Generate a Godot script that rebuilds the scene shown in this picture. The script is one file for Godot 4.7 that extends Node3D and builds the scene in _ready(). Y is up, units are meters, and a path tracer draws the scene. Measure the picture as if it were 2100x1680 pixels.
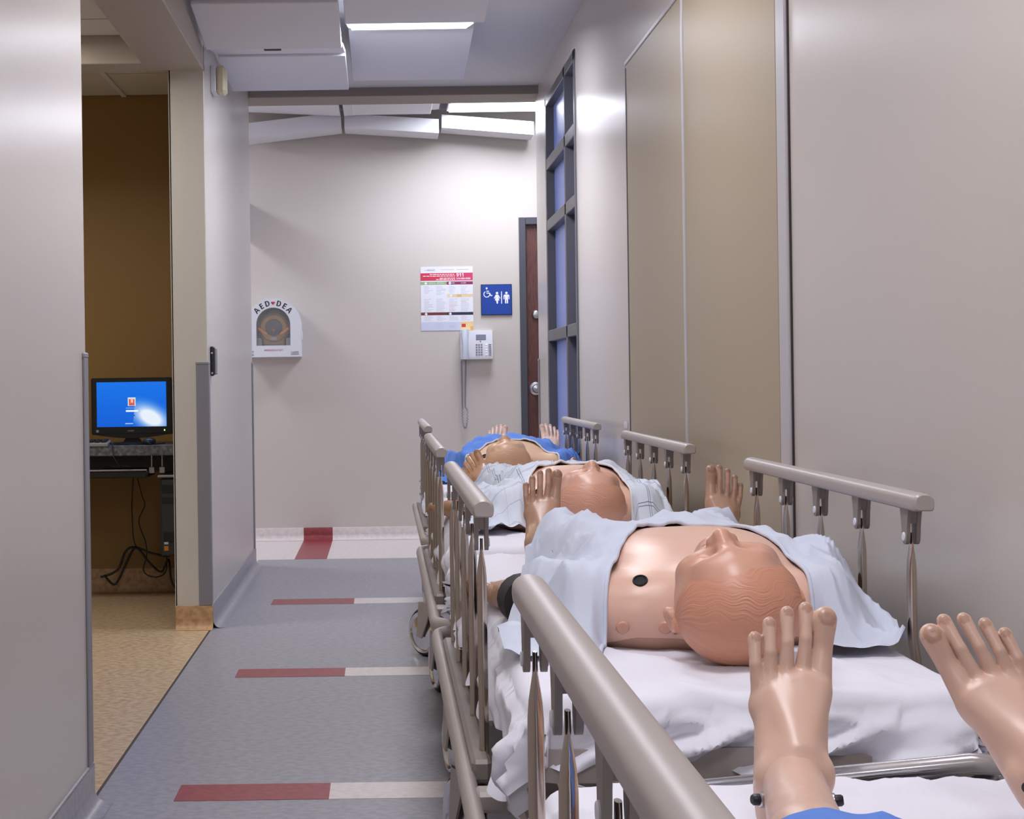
extends Node3D
# Hospital corridor with four stretchers carrying training manikins.
# World: x right, y up, the corridor runs along -z. V(x, y, d) takes the depth d in front of the camera.

const EYE := 1.065
const FOCAL := 3500.0

var mats := {}
var taken := {}

# ------------------------------------------------------------------ mesh builder
class MB:
	var v := PackedVector3Array()
	var n := PackedVector3Array()
	var uv := PackedVector2Array()
	var c := PackedColorArray()
	var ix := PackedInt32Array()
	var col := Color.WHITE
	var xf := Transform3D()

	func pt(p: Vector3, nn: Vector3, u := Vector2.ZERO) -> int:
		v.append(xf * p)
		n.append((xf.basis * nn).normalized())
		uv.append(u)
		c.append(col)
		return v.size() - 1

	func tri(a: int, b: int, d: int) -> void:
		var g := (v[b] - v[a]).cross(v[d] - v[a])
		ix.append(a)
		if g.dot(n[a] + n[b] + n[d]) > 0.0:
			ix.append(d)
			ix.append(b)
		else:
			ix.append(b)
			ix.append(d)

	func poly(ps: Array, nn: Vector3) -> void:
		var first := v.size()
		for p: Vector3 in ps:
			pt(p, nn, Vector2(p.x, p.y))
		for k in range(1, ps.size() - 1):
			tri(first, first + k, first + k + 1)

	func quad_uv(a: Vector3, b: Vector3, d: Vector3, e: Vector3, nn: Vector3) -> void:
		# a top left, b top right, d bottom right, e bottom left
		var i := pt(a, nn, Vector2(0, 0))
		pt(b, nn, Vector2(1, 0))
		pt(d, nn, Vector2(1, 1))
		pt(e, nn, Vector2(0, 1))
		tri(i, i + 1, i + 2)
		tri(i, i + 2, i + 3)

	func box(at: Vector3, size: Vector3, bev := 0.0, turn := Basis()) -> void:
		var h := size * 0.5
		var b := minf(bev, minf(h.x, minf(h.y, h.z)) * 0.9)
		var old := xf
		xf = xf * Transform3D(turn, at)
		for ax in 3:
			for s in [-1.0, 1.0]:
				var u := (ax + 1) % 3
				var w := (ax + 2) % 3
				var ps := []
				for q in [[-1, -1], [1, -1], [1, 1], [-1, 1]]:
					var p := Vector3()
					p[ax] = s * h[ax]
					p[u] = q[0] * (h[u] - b)
					p[w] = q[1] * (h[w] - b)
					ps.append(p)
				var nn := Vector3()
				nn[ax] = s
				poly(ps, nn)
		if b > 0.0:
			for ax in 3:
				var u := (ax + 1) % 3
				var w := (ax + 2) % 3
				for s in [-1.0, 1.0]:
					for t in [-1.0, 1.0]:
						var ps := []
						for q in [[-1, 0], [1, 0], [1, 1], [-1, 1]]:
							var p := Vector3()
							p[ax] = q[0] * (h[ax] - b)
							p[u] = s * (h[u] - (b if q[1] == 1 else 0.0))
							p[w] = t * (h[w] - (0.0 if q[1] == 1 else b))
							ps.append(p)
						var nn := Vector3()
						nn[u] = s
						nn[w] = t
						poly(ps, nn.normalized())
			for s in [-1.0, 1.0]:
				for t in [-1.0, 1.0]:
					for r in [-1.0, 1.0]:
						poly([Vector3(s * h.x, t * (h.y - b), r * (h.z - b)), Vector3(s * (h.x - b), t * h.y, r * (h.z - b)), Vector3(s * (h.x - b), t * (h.y - b), r * h.z)], Vector3(s, t, r).normalized())
		xf = old

	func span(x0: float, x1: float, y0: float, y1: float, d0: float, d1: float, bev := 0.0) -> void:
		box(Vector3((x0 + x1) / 2, (y0 + y1) / 2, -(d0 + d1) / 2), Vector3(absf(x1 - x0), absf(y1 - y0), absf(d1 - d0)), bev)

	# rows of points; normals from neighbours, turned so that they agree with `towards` (1 or -1 times the cross product)
	func grid(rows: Array, wrap := false, sign_ := 1.0, uvs := []) -> void:
		var nr := rows.size()
		var nc: int = rows[0].size()
		var first := v.size()
		for i in nr:
			var r: PackedVector3Array = rows[i]
			var r0: PackedVector3Array = rows[maxi(i - 1, 0)]
			var r1: PackedVector3Array = rows[mini(i + 1, nr - 1)]
			for j in nc:
				var j0 := (j - 1 + nc) % nc if wrap else maxi(j - 1, 0)
				var j1 := (j + 1) % nc if wrap else mini(j + 1, nc - 1)
				var g := (r[j1] - r[j0]).cross(r1[j] - r0[j]) * sign_
				if g.length_squared() < 1e-18:
					g = Vector3.UP
				pt(r[j], g.normalized(), uvs[i][j] if uvs else Vector2(float(j) / (nc - 1), float(i) / (nr - 1)))
		var last := nc if wrap else nc - 1
		for i in nr - 1:
			for j in last:
				var a := first + i * nc + j
				var b := first + i * nc + (j + 1) % nc
				tri(a, b, b + nc)
				tri(a, b + nc, a + nc)

	# tube along a path; ra and rb are the radii across (float or Array per point)
	func tube(path: Array, ra, rb = null, seg := 10, cap := true, hint := Vector3.RIGHT) -> void:
		var cnt := path.size()
		var prev := hint
		var ring0 := -1
		for i in cnt:
			var p: Vector3 = path[i]
			var q0: Vector3 = path[maxi(i - 1, 0)]
			var q1: Vector3 = path[mini(i + 1, cnt - 1)]
			var t := (q1 - q0).normalized()
			var a := prev - t * prev.dot(t)
			if a.length() < 1e-4:
				a = Vector3.UP - t * t.y
				if a.length() < 1e-4:
					a = Vector3.BACK
			a = a.normalized()
			prev = a
			var b := t.cross(a)
			var r0: float = ra[i] if ra is Array else ra
			var r1: float = r0 if rb == null else (rb[i] if rb is Array else rb)
			var ring := v.size()
			for k in seg:
				var g := TAU * k / seg
				pt(p + a * cos(g) * r0 + b * sin(g) * r1, a * cos(g) * r1 + b * sin(g) * r0, Vector2(float(k) / seg, float(i) / cnt))
			if ring0 >= 0:
				for k in seg:
					var k1 := (k + 1) % seg
					tri(ring0 + k, ring0 + k1, ring + k1)
					tri(ring0 + k, ring + k1, ring + k)
			if cap and (i == 0 or i == cnt - 1):
				var nn := -t if i == 0 else t
				var first := v.size()
				for k in seg:
					pt(v_local(ring + k), nn)
				for k in range(1, seg - 1):
					tri(first, first + k, first + k + 1)
			ring0 = ring

	func v_local(i: int) -> Vector3:
		return xf.affine_inverse() * v[i]

	# profile (radius, height) turned round the y axis
	func lathe(profile: Array, seg := 24, smooth_deg := 40.0) -> void:
		var m := profile.size()
		var seg_n := []
		for i in m - 1:
			var a: Vector2 = profile[i]
			var b: Vector2 = profile[i + 1]
			seg_n.append(Vector2(b.y - a.y, a.x - b.x).normalized())
		for i in m - 1:
			var na: Vector2 = seg_n[i]
			var nb: Vector2 = seg_n[i]
			if i > 0 and absf(na.angle_to(seg_n[i - 1])) < deg_to_rad(smooth_deg):
				na = (na + seg_n[i - 1]).normalized()
			if i < m - 2 and absf(nb.angle_to(seg_n[i + 1])) < deg_to_rad(smooth_deg):
				nb = (nb + seg_n[i + 1]).normalized()
			var first := v.size()
			for k in seg:
				var g := TAU * k / seg
				var e := Vector3(cos(g), 0, sin(g))
				var pa: Vector2 = profile[i]
				var pb: Vector2 = profile[i + 1]
				pt(e * pa.x + Vector3.UP * pa.y, e * na.x + Vector3.UP * na.y)
				pt(e * pb.x + Vector3.UP * pb.y, e * nb.x + Vector3.UP * nb.y)
			for k in seg:
				var a := first + 2 * k
				var b := first + 2 * ((k + 1) % seg)
				if profile[i].x > 1e-6:
					tri(a, b, a + 1)
				if profile[i + 1].x > 1e-6:
					tri(b, b + 1, a + 1)

	# polygon in the xy plane, extruded along z from z0 to z1
	func prism(ps: PackedVector2Array, z0: float, z1: float, smooth_deg := 30.0) -> void:
		var t := Geometry2D.triangulate_polygon(ps)
		for z in [z0, z1]:
			var nn := Vector3(0, 0, signf(z - (z0 + z1) / 2))
			var first := v.size()
			for p in ps:
				pt(Vector3(p.x, p.y, z), nn, p)
			for k in range(0, t.size(), 3):
				tri(first + t[k], first + t[k + 1], first + t[k + 2])
		var m := ps.size()
		var turn := -1.0 if Geometry2D.is_polygon_clockwise(ps) else 1.0
		var sn := []
		for i in m:
			var e := ps[(i + 1) % m] - ps[i]
			sn.append(Vector2(e.y, -e.x).normalized() * turn)
		for i in m:
			var na: Vector2 = sn[i]
			var nb: Vector2 = sn[i]
			if absf(na.angle_to(sn[(i - 1 + m) % m])) < deg_to_rad(smooth_deg):
				na = (na + sn[(i - 1 + m) % m]).normalized()
			if absf(nb.angle_to(sn[(i + 1) % m])) < deg_to_rad(smooth_deg):
				nb = (nb + sn[(i + 1) % m]).normalized()
			var a := ps[i]
			var b := ps[(i + 1) % m]
			var k := pt(Vector3(a.x, a.y, z0), Vector3(na.x, na.y, 0))
			pt(Vector3(b.x, b.y, z0), Vector3(nb.x, nb.y, 0))
			pt(Vector3(b.x, b.y, z1), Vector3(nb.x, nb.y, 0))
			pt(Vector3(a.x, a.y, z1), Vector3(na.x, na.y, 0))
			tri(k, k + 1, k + 2)
			tri(k, k + 2, k + 3)

	# add a mesh made by net(): {v, n, ix}, placed by t, in one colour or in a colour for each vertex
	func add(d: Dictionary, t: Transform3D, colours = null) -> void:
		var first := v.size()
		var flip := t.basis.determinant() < 0.0
		var dv: PackedVector3Array = d.v
		var dn: PackedVector3Array = d.n
		for i in dv.size():
			v.append(xf * (t * dv[i]))
			n.append((xf.basis * (t.basis * dn[i])).normalized())
			uv.append(Vector2.ZERO)
			c.append(colours[i] if colours != null else col)
		var di: PackedInt32Array = d.ix
		for k in range(0, di.size(), 3):
			ix.append(first + di[k])
			ix.append(first + di[k + (2 if flip else 1)])
			ix.append(first + di[k + (1 if flip else 2)])

	func mesh() -> ArrayMesh:
		var a := []
		a.resize(Mesh.ARRAY_MAX)
		a[Mesh.ARRAY_VERTEX] = v
		a[Mesh.ARRAY_NORMAL] = n
		a[Mesh.ARRAY_TEX_UV] = uv
		a[Mesh.ARRAY_COLOR] = c
		a[Mesh.ARRAY_INDEX] = ix
		var m := ArrayMesh.new()
		m.add_surface_from_arrays(Mesh.PRIMITIVE_TRIANGLES, a)
		return m

# ------------------------------------------------------------------ scene helpers
func V(x: float, y: float, d: float) -> Vector3:
	return Vector3(x, y, -d)

func numbered(called: String) -> String:
	var k: int = taken.get(called, 0)
	taken[called] = k + 1
	return called if k == 0 else "%s_%03d" % [called, k]

func obj(called: String, mb: MB, m: Material, parent: Node = null) -> MeshInstance3D:
	return put(called, mb.mesh(), m, parent)

func put(called: String, mesh: Mesh, m: Material, parent: Node = null) -> MeshInstance3D:
	var o := MeshInstance3D.new()
	o.mesh = mesh
	o.material_override = m
	if parent:
		o.name = called
		parent.add_child(o, true)
	else:
		o.name = numbered(called)
		add_child(o, true)
	return o

func tag(o: Node, label: String, category: String, group := "", kind := "") -> Node:
	if label:
		o.set_meta("label", label)
	if category:
		o.set_meta("category", category)
	if group:
		o.set_meta("group", group)
	if kind:
		o.set_meta("kind", kind)
	return o

func thing(called: String, label: String, category: String, at := Vector3.ZERO, group := "") -> Node3D:
	var o := Node3D.new()
	o.name = numbered(called)
	add_child(o)
	o.position = at
	tag(o, label, category, group)
	return o

func struct_node(called: String, label: String, category: String, at := Vector3.ZERO) -> Node3D:
	var o := thing(called, label, category, at)
	o.set_meta("kind", "structure")
	return o

func struct(called: String, mb: MB, m: Material, label: String, category: String) -> MeshInstance3D:
	var o := obj(called, mb, m)
	tag(o, label, category, "", "structure")
	return o

func mat(key: String, colour: Color, rough := 0.6, metal := 0.0) -> StandardMaterial3D:
	var m := StandardMaterial3D.new()
	m.resource_name = key
	m.albedo_color = colour
	m.roughness = rough
	m.metallic = metal
	mats[key] = m
	return m

func rgb(r: float, g: float, b: float) -> Color:
	return Color(r / 255.0, g / 255.0, b / 255.0)

func noise(seed_: int, freq: float, octaves := 4, kind := FastNoiseLite.TYPE_SIMPLEX_SMOOTH) -> FastNoiseLite:
	var f := FastNoiseLite.new()
	f.seed = seed_
	f.frequency = freq
	f.noise_type = kind
	f.fractal_octaves = octaves
	return f

func noise_tex(f: FastNoiseLite, size: int, ramp: Array = [], as_normal := 0.0) -> NoiseTexture2D:
	var t := NoiseTexture2D.new()
	t.width = size
	t.height = size
	t.seamless = true
	t.noise = f
	if ramp:
		var g := Gradient.new()
		var offs := PackedFloat32Array()
		var cols := PackedColorArray()
		for r in ramp:
			offs.append(r[0])
			cols.append(r[1])
		g.offsets = offs
		g.colors = cols
		t.color_ramp = g
	if as_normal > 0.0:
		t.as_normal_map = true
		t.bump_strength = as_normal
	return t

func tri_world(m: StandardMaterial3D, scale_: Vector3) -> void:
	m.uv1_triplanar = true
	m.uv1_world_triplanar = true
	m.uv1_scale = scale_

func text(called: String, words: String, height: float, m: Material, parent: Node, at: Vector3, turn := Vector3.ZERO, bold := 400) -> void:
	var f := SystemFont.new()
	f.font_names = PackedStringArray(["Droid Sans"])
	f.font_weight = bold
	var t := TextMesh.new()
	t.text = words
	t.font = f
	t.font_size = 32
	t.pixel_size = height / 24.0
	t.depth = 0.0006
	t.curve_step = 2.0
	var o := put(called, t, m, parent)
	o.position = at
	o.rotation = turn

func arc(cx: float, cy: float, r: float, a0: float, a1: float, k: int) -> PackedVector2Array:
	var ps := PackedVector2Array()
	for i in k + 1:
		var g := deg_to_rad(lerpf(a0, a1, float(i) / k))
		ps.append(Vector2(cx + r * cos(g), cy + r * sin(g)))
	return ps

# ------------------------------------------------------------------ distance field to mesh (surface nets)
# prim: [a, b, ra, rb, k, mode, squash]  tapered capsule; mode 0 joins, 1 carves;  or [centre, radii(Vector3), k, mode] ellipsoid
func net(prims: Array, lo: Vector3, hi: Vector3, cell: float) -> Dictionary:
	var nx := int(ceil((hi.x - lo.x) / cell)) + 1
	var ny := int(ceil((hi.y - lo.y) / cell)) + 1
	var nz := int(ceil((hi.z - lo.z) / cell)) + 1
	var f := PackedFloat32Array()
	f.resize(nx * ny * nz)
	f.fill(1.0)
	for p: Array in prims:
		var ell := p.size() == 4
		var a: Vector3 = p[0]
		var b: Vector3 = p[0] if ell else p[1]
		var rad: Vector3 = p[1] if ell else Vector3.ONE
		var ra: float = maxf(rad.x, maxf(rad.y, rad.z)) if ell else p[2]
		var rb: float = ra if ell else p[3]
		var k: float = p[2] if ell else p[4]
		var mode: int = p[3] if ell else p[5]
		var sq: float = 1.0 if ell else p[6]
		var grow := maxf(ra, rb) * maxf(1.0, 1.0 / sq) + maxf(k, cell * 2.0)
		var mn := (a.min(b) - Vector3.ONE * grow - lo) / cell
		var mx := (a.max(b) + Vector3.ONE * grow - lo) / cell
		var ba := b - a
		var den := maxf(ba.x * ba.x + ba.y * ba.y * sq * sq + ba.z * ba.z, 1e-12)
		var x0 := maxi(0, int(mn.x))
		var x1 := mini(nx - 1, int(mx.x) + 1)
		var y0 := maxi(0, int(mn.y))
		var y1 := mini(ny - 1, int(mx.y) + 1)
		var z0 := maxi(0, int(mn.z))
		var z1 := mini(nz - 1, int(mx.z) + 1)
		var bs := Vector3(ba.x, ba.y * sq, ba.z)
		for z in range(z0, z1 + 1):
			for y in range(y0, y1 + 1):
				var at := (z * ny + y) * nx
				for x in range(x0, x1 + 1):
					var q := lo + Vector3(x, y, z) * cell - a
					var d: float
					if ell:
						var s := q / rad
						var k0 := s.length()
						d = k0 * (k0 - 1.0) / maxf((s / rad).length(), 1e-6)
					else:
						q.y *= sq
						var t := clampf(q.dot(bs) / den, 0.0, 1.0)
						d = (q - bs * t).length() - lerpf(ra, rb, t)
						if sq > 1.0:
							d /= sq * 0.5 + 0.5
					var o := f[at + x]
					if mode == 1:
						d = -d
						if k > 0.0:
							var h := maxf(k - absf(o - d), 0.0) / k
							f[at + x] = maxf(o, d) + h * h * k * 0.25
						else:
							f[at + x] = maxf(o, d)
					elif k > 0.0:
						var h := maxf(k - absf(o - d), 0.0) / k
						f[at + x] = minf(o, d) - h * h * k * 0.25
					else:
						f[at + x] = minf(o, d)
	var ids := PackedInt32Array()
	ids.resize(nx * ny * nz)
	ids.fill(-1)
	var vs := PackedVector3Array()
	var row := nx
	var slab := nx * ny
	var corner := [0, 1, row, row + 1, slab, slab + 1, slab + row, slab + row + 1]
	var edges := [[0, 1], [2, 3], [4, 5], [6, 7], [0, 2], [1, 3], [4, 6], [5, 7], [0, 4], [1, 5], [2, 6], [3, 7]]
	for z in nz - 1:
		for y in ny - 1:
			var at := (z * ny + y) * nx
			for x in nx - 1:
				var o := at + x
				var f0 := f[o]
				if f0 > 0.5 and f[o + 1] > 0.5:
					continue
				var m := 0
				if f0 < 0.0: m += 1
				if f[o + 1] < 0.0: m += 1
				if f[o + row] < 0.0: m += 1
				if f[o + row + 1] < 0.0: m += 1
				if f[o + slab] < 0.0: m += 1
				if f[o + slab + 1] < 0.0: m += 1
				if f[o + slab + row] < 0.0: m += 1
				if f[o + slab + row + 1] < 0.0: m += 1
				if m == 0 or m == 8:
					continue
				var sum := Vector3.ZERO
				var cnt := 0
				for e in edges:
					var fa := f[o + corner[e[0]]]
					var fb := f[o + corner[e[1]]]
					if (fa < 0.0) != (fb < 0.0):
						var t := fa / (fa - fb)
						var pa := Vector3(e[0] & 1, (e[0] >> 1) & 1, e[0] >> 2)
						var pb := Vector3(e[1] & 1, (e[1] >> 1) & 1, e[1] >> 2)
						sum += pa.lerp(pb, t)
						cnt += 1
				ids[o] = vs.size()
				vs.append(lo + (Vector3(x, y, z) + sum / cnt) * cell)
	var ns := PackedVector3Array()
	ns.resize(vs.size())
	var ix := PackedInt32Array()
	for z in range(1, nz - 1):
		for y in range(1, ny - 1):
			var at := (z * ny + y) * nx
			for x in range(1, nx - 1):
				var o := at + x
				var s := f[o] < 0.0
				for ax in 3:
					var st: int = [1, row, slab][ax]
					if (f[o + st] < 0.0) == s:
						continue
					var u: int = [row, slab, 1][ax]
					var w: int = [slab, 1, row][ax]
					var q := [ids[o - u - w], ids[o - w], ids[o], ids[o - u]]
					if q[0] < 0 or q[1] < 0 or q[2] < 0 or q[3] < 0:
						continue
					var g := (vs[q[2]] - vs[q[0]]).cross(vs[q[3]] - vs[q[1]])
					if not s:
						g = -g
						q.reverse()
					for i in q:
						ns[i] += g
					for i in [0, 2, 1, 0, 3, 2]:
						ix.append(q[i])
	for i in ns.size():
		ns[i] = ns[i].normalized()
	return {"v": vs, "n": ns, "ix": ix}

# ------------------------------------------------------------------ the scene
func _ready() -> void:
	var cam := Camera3D.new()
	cam.name = "camera"
	var near := 0.05
	cam.set_frustum(1680.0 / FOCAL * near, Vector2(265.0, -62.0) / FOCAL * near, near, 60.0)
	cam.position = Vector3(0, EYE, 0)
	cam.rotation.z = -0.014
	cam.current = true
	add_child(cam)

	var env := Environment.new()
	var sky_mat := ProceduralSkyMaterial.new()
	sky_mat.sky_top_color = rgb(104, 138, 206)
	sky_mat.sky_horizon_color = rgb(176, 196, 234)
	sky_mat.ground_horizon_color = rgb(150, 172, 216)
	sky_mat.ground_bottom_color = rgb(96, 118, 164)
	sky_mat.sky_energy_multiplier = 1.5
	sky_mat.ground_energy_multiplier = 1.2
	var sky := Sky.new()
	sky.sky_material = sky_mat
	env.background_mode = Environment.BG_SKY
	env.sky = sky
	env.tonemap_mode = Environment.TONE_MAPPER_LINEAR
	env.tonemap_exposure = 1.0
	env.sdfgi_enabled = true
	env.ssao_enabled = true
	env.ssil_enabled = true
	var we := WorldEnvironment.new()
	we.name = "environment"
	we.environment = env
	add_child(we)

	make_materials()
	build_floor()
	build_walls()
	build_ceiling()
	build_lights()
	build_window_and_boards()
	build_back_wall_things()
	build_left_wall_things()
	build_nook()
	build_beds()

func make_materials() -> void:
	# walls: satin paint with a faint orange-peel relief
	var peel := noise_tex(noise(3, 0.05, 3), 512, [], 1.2)
	for w in [["wall_paint", rgb(205, 198, 192), 0.27], ["wall_paint_cream", rgb(213, 209, 201), 0.4], ["wall_brown", rgb(150, 116, 62), 0.5], ["header_paint", rgb(186, 176, 164), 0.5], ["board", rgb(172, 157, 132), 0.38]]:
		var m := mat(w[0], w[1], w[2])
		m.normal_enabled = true
		m.normal_texture = peel
		m.normal_scale = 0.12
		tri_world(m, Vector3.ONE * 3.0)
	mat("ceiling_paint", rgb(206, 206, 212), 0.5)
	mat("panel_white", rgb(226, 226, 232), 0.55)
	mat("beam_paint", rgb(150, 138, 128), 0.6)
	var tile := mat("ceiling_tile", rgb(216, 210, 198), 0.85)
	tile.normal_enabled = true
	tile.normal_texture = noise_tex(noise(5, 0.3, 2), 256, [], 2.0)
	tile.normal_scale = 0.3
	tri_world(tile, Vector3.ONE * 3.0)
	# linoleum: streaky mottling
	for l in [["floor_grey", rgb(140, 140, 149), rgb(152, 152, 161), rgb(160, 160, 168)], ["floor_tan", rgb(176, 150, 116), rgb(196, 172, 138), rgb(208, 186, 154)], ["floor_pale", rgb(214, 204, 202), rgb(222, 212, 210), rgb(228, 220, 218)], ["floor_red", rgb(134, 52, 58), rgb(146, 60, 66), rgb(156, 70, 74)], ["floor_tan_base", rgb(176, 138, 98), rgb(196, 158, 118), rgb(204, 168, 130)]]:
		var m := mat(l[0], Color.WHITE, 0.34)
		var f := noise(11, 0.02, 5)
		f.domain_warp_enabled = true
		f.domain_warp_amplitude = 30.0
		m.albedo_texture = noise_tex(f, 1024, [[0.2, l[1]], [0.5, l[2]], [0.8, l[3]]])
		m.normal_enabled = true
		m.normal_texture = peel
		m.normal_scale = 0.08
		tri_world(m, Vector3(1.3, 1.3, 1.7))
	mat("guard_grey", rgb(140, 140, 148), 0.45)
	mat("metal_trim", rgb(205, 203, 208), 0.35, 0.3)
	mat("dark_line", rgb(60, 52, 50), 0.7)
	mat("frame_grey", rgb(90, 88, 93), 0.4)
	mat("door_frame", rgb(74, 76, 86), 0.42)
	var wood := mat("door_wood", Color.WHITE, 0.42)
	wood.albedo_texture = noise_tex(noise(21, 0.03, 5), 512, [[0.2, rgb(74, 44, 42)], [0.5, rgb(96, 58, 54)], [0.8, rgb(108, 68, 62)]])
	tri_world(wood, Vector3(9.0, 0.6, 9.0))
	mat("satin_metal", rgb(200, 200, 205), 0.3, 1.0)
	mat("chrome", rgb(188, 176, 164), 0.16, 1.0)
	mat("bright_chrome", rgb(225, 225, 230), 0.1, 1.0)
	mat("bed_beige", rgb(170, 160, 154), 0.42)
	mat("bed_rail", rgb(172, 163, 158), 0.36)
	mat("bed_bracket", rgb(134, 124, 118), 0.45)
	mat("white_plastic", rgb(226, 228, 236), 0.4)
	mat("pale_plastic", rgb(196, 202, 218), 0.45)
	mat("cream_plastic", rgb(206, 198, 166), 0.5)
	mat("black_plastic", rgb(26, 27, 30), 0.4)
	mat("rubber", rgb(30, 30, 32), 0.6)
	mat("dark_grey_plastic", rgb(52, 56, 62), 0.45)
	mat("grey_plastic", rgb(150, 152, 158), 0.45)
	mat("key_grey", rgb(120, 126, 146), 0.5)
	mat("ink_black", rgb(24, 26, 36), 0.6)
	mat("ink_red", rgb(200, 50, 70), 0.6)
	mat("ink_white", rgb(240, 242, 248), 0.6)
	mat("ink_grey", rgb(150, 154, 170), 0.6)
	mat("sign_blue", rgb(20, 66, 160), 0.35)
	mat("sign_edge", rgb(38, 44, 66), 0.5)
	var blotch := mat("desk_top", Color.WHITE, 0.4)
	blotch.albedo_texture = noise_tex(noise(31, 0.05, 5), 512, [[0.25, rgb(78, 80, 86)], [0.55, rgb(104, 106, 112)], [0.8, rgb(124, 126, 132)]])
	tri_world(blotch, Vector3.ONE * 1.3)
	mat("vinyl_dark", rgb(58, 56, 60), 0.5)
	mat("cuff_black", rgb(30, 29, 31), 0.75)
	# cloth
	var weave := noise_tex(noise(41, 0.22, 3), 512, [], 2.5)
	for w in [["sheet", rgb(226, 226, 236)], ["gown_pale", rgb(203, 210, 226)], ["gown_blue", rgb(92, 134, 214)], ["gown_trim", rgb(228, 230, 236)]]:
		var m := mat(w[0], w[1], 0.9)
		m.normal_enabled = true
		m.normal_texture = weave
		m.normal_scale = 0.25
		tri_world(m, Vector3.ONE * 6.0)
	var plaid := mat("gown_plaid", Color.WHITE, 0.9)
	plaid.albedo_texture = ImageTexture.create_from_image(plaid_image())
	plaid.texture_repeat = true
	# soft plastic skin of the manikins, coloured by vertex
	var skin := mat("skin", Color.WHITE, 0.36)
	skin.vertex_color_use_as_albedo = true
	skin.normal_enabled = true
	skin.normal_texture = noise_tex(noise(51, 0.06, 3), 256, [], 1.5)
	skin.normal_scale = 0.06
	skin.uv1_triplanar = true
	skin.uv1_scale = Vector3.ONE * 8.0
	var hair := mat("hair", Color.WHITE, 0.46)
	hair.vertex_color_use_as_albedo = true
	var glass := mat("pane_glass", rgb(206, 212, 230), 0.3)
	glass.backlight_enabled = true
	glass.backlight = rgb(176, 196, 236)
	var clear := mat("clear_plastic", Color(0.95, 0.95, 0.95, 0.08), 0.05)
	clear.transparency = BaseMaterial3D.TRANSPARENCY_ALPHA
	mat("aed_yellow", rgb(176, 132, 58), 0.45)
	mat("aed_orange", rgb(214, 130, 52), 0.45)
	mat("aed_dark", rgb(38, 42, 58), 0.4)

func glow(key: String, colour: Color, energy: float) -> StandardMaterial3D:
	var m := mat(key, Color(0.9, 0.9, 0.9), 0.5)
	m.emission_enabled = true
	m.emission = colour
	m.emission_energy_multiplier = energy
	return m

func plaid_image() -> Image:
	var im := Image.create(512, 512, false, Image.FORMAT_RGB8)
	im.fill(rgb(212, 220, 234))
	for k in 2:
		for l in [[60, 3, rgb(110, 122, 150)], [72, 3, rgb(110, 122, 150)], [200, 2, rgb(206, 186, 150)], [330, 3, rgb(110, 122, 150)], [342, 3, rgb(110, 122, 150)], [450, 2, rgb(160, 172, 196)]]:
			if k == 0:
				im.fill_rect(Rect2i(l[0], 0, l[1], 512), l[2])
			else:
				im.fill_rect(Rect2i(0, l[0], 512, l[1]), l[2])
	return im

# ------------------------------------------------------------------ room shell
const WL := -0.755   # left wall
const WR := 0.92     # right wall
const BACK := 11.38  # wall at the end
const CEIL := 2.75

func build_floor() -> void:
	var fl := struct_node("floor", "grey mottled linoleum corridor floor with inlaid strips and tan alcove flooring", "floor")
	var b := MB.new()
	b.span(WL, 3.6, -0.06, 0.0, -3.0, 10.16)
	obj("grey_linoleum", b, mats.floor_grey, fl)
	b = MB.new()
	b.span(-3.6, WL, -0.06, 0.0, -3.0, 9.86)
	obj("tan_linoleum", b, mats.floor_tan, fl)
	b = MB.new()
	b.span(-3.6, 3.6, -0.06, 0.0, 10.16, BACK + 0.1)
	b.span(-3.6, WL, -0.06, 0.0, 9.86, 10.16)
	obj("pale_linoleum", b, mats.floor_pale, fl)
	b = MB.new()
	b.span(WL - 0.004, WL + 0.004, 0.0, 0.0008, 4.34, 7.37)
	obj("joint", b, mats.dark_line, fl)
	for s in [[4.335, 4.508], [6.132, 6.306], [8.112, 8.312], [2.5, 2.67], [0.7, 0.87]]:
		b = MB.new()
		b.span(-0.547, -0.152, -0.01, 0.001, s[0], s[1])
		obj("red_inlay", b, mats.floor_red, fl)
		b = MB.new()
		b.span(-0.152, 0.75, -0.01, 0.001, s[0], s[1])
		obj("pale_inlay", b, mats.floor_pale, fl)
	b = MB.new()
	b.span(-0.541, -0.348, -0.01, 0.001, 10.16, BACK)
	obj("red_inlay", b, mats.floor_red, fl)

# coved base: rises h, runs along z (axis "z": x is the wall, side is +1 when the room lies towards +x) or along x
func cove(b: MB, axis: String, wall: float, side: float, a0: float, a1: float, h: float) -> void:
	var prof := [Vector2(0.0, h), Vector2(0.009, h - 0.002), Vector2(0.009, 0.035)]
	for k in 6:
		var g := PI / 2 * k / 5.0
		prof.append(Vector2(0.009 + 0.03 * (1.0 - cos(g)), 0.0015 + 0.032 * (1.0 - sin(g))))
	prof.append(Vector2(0.055, 0.0012))
	var rows := []
	for p: Vector2 in prof:
		var r := PackedVector3Array()
		for a in [a0, (a0 + a1) / 2, a1]:
			r.append(V(wall + side * p.x, p.y, a) if axis == "z" else V(a, p.y, wall - side * p.x))
		rows.append(r)
	b.grid(rows, false, side if axis == "z" else -side)

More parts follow.
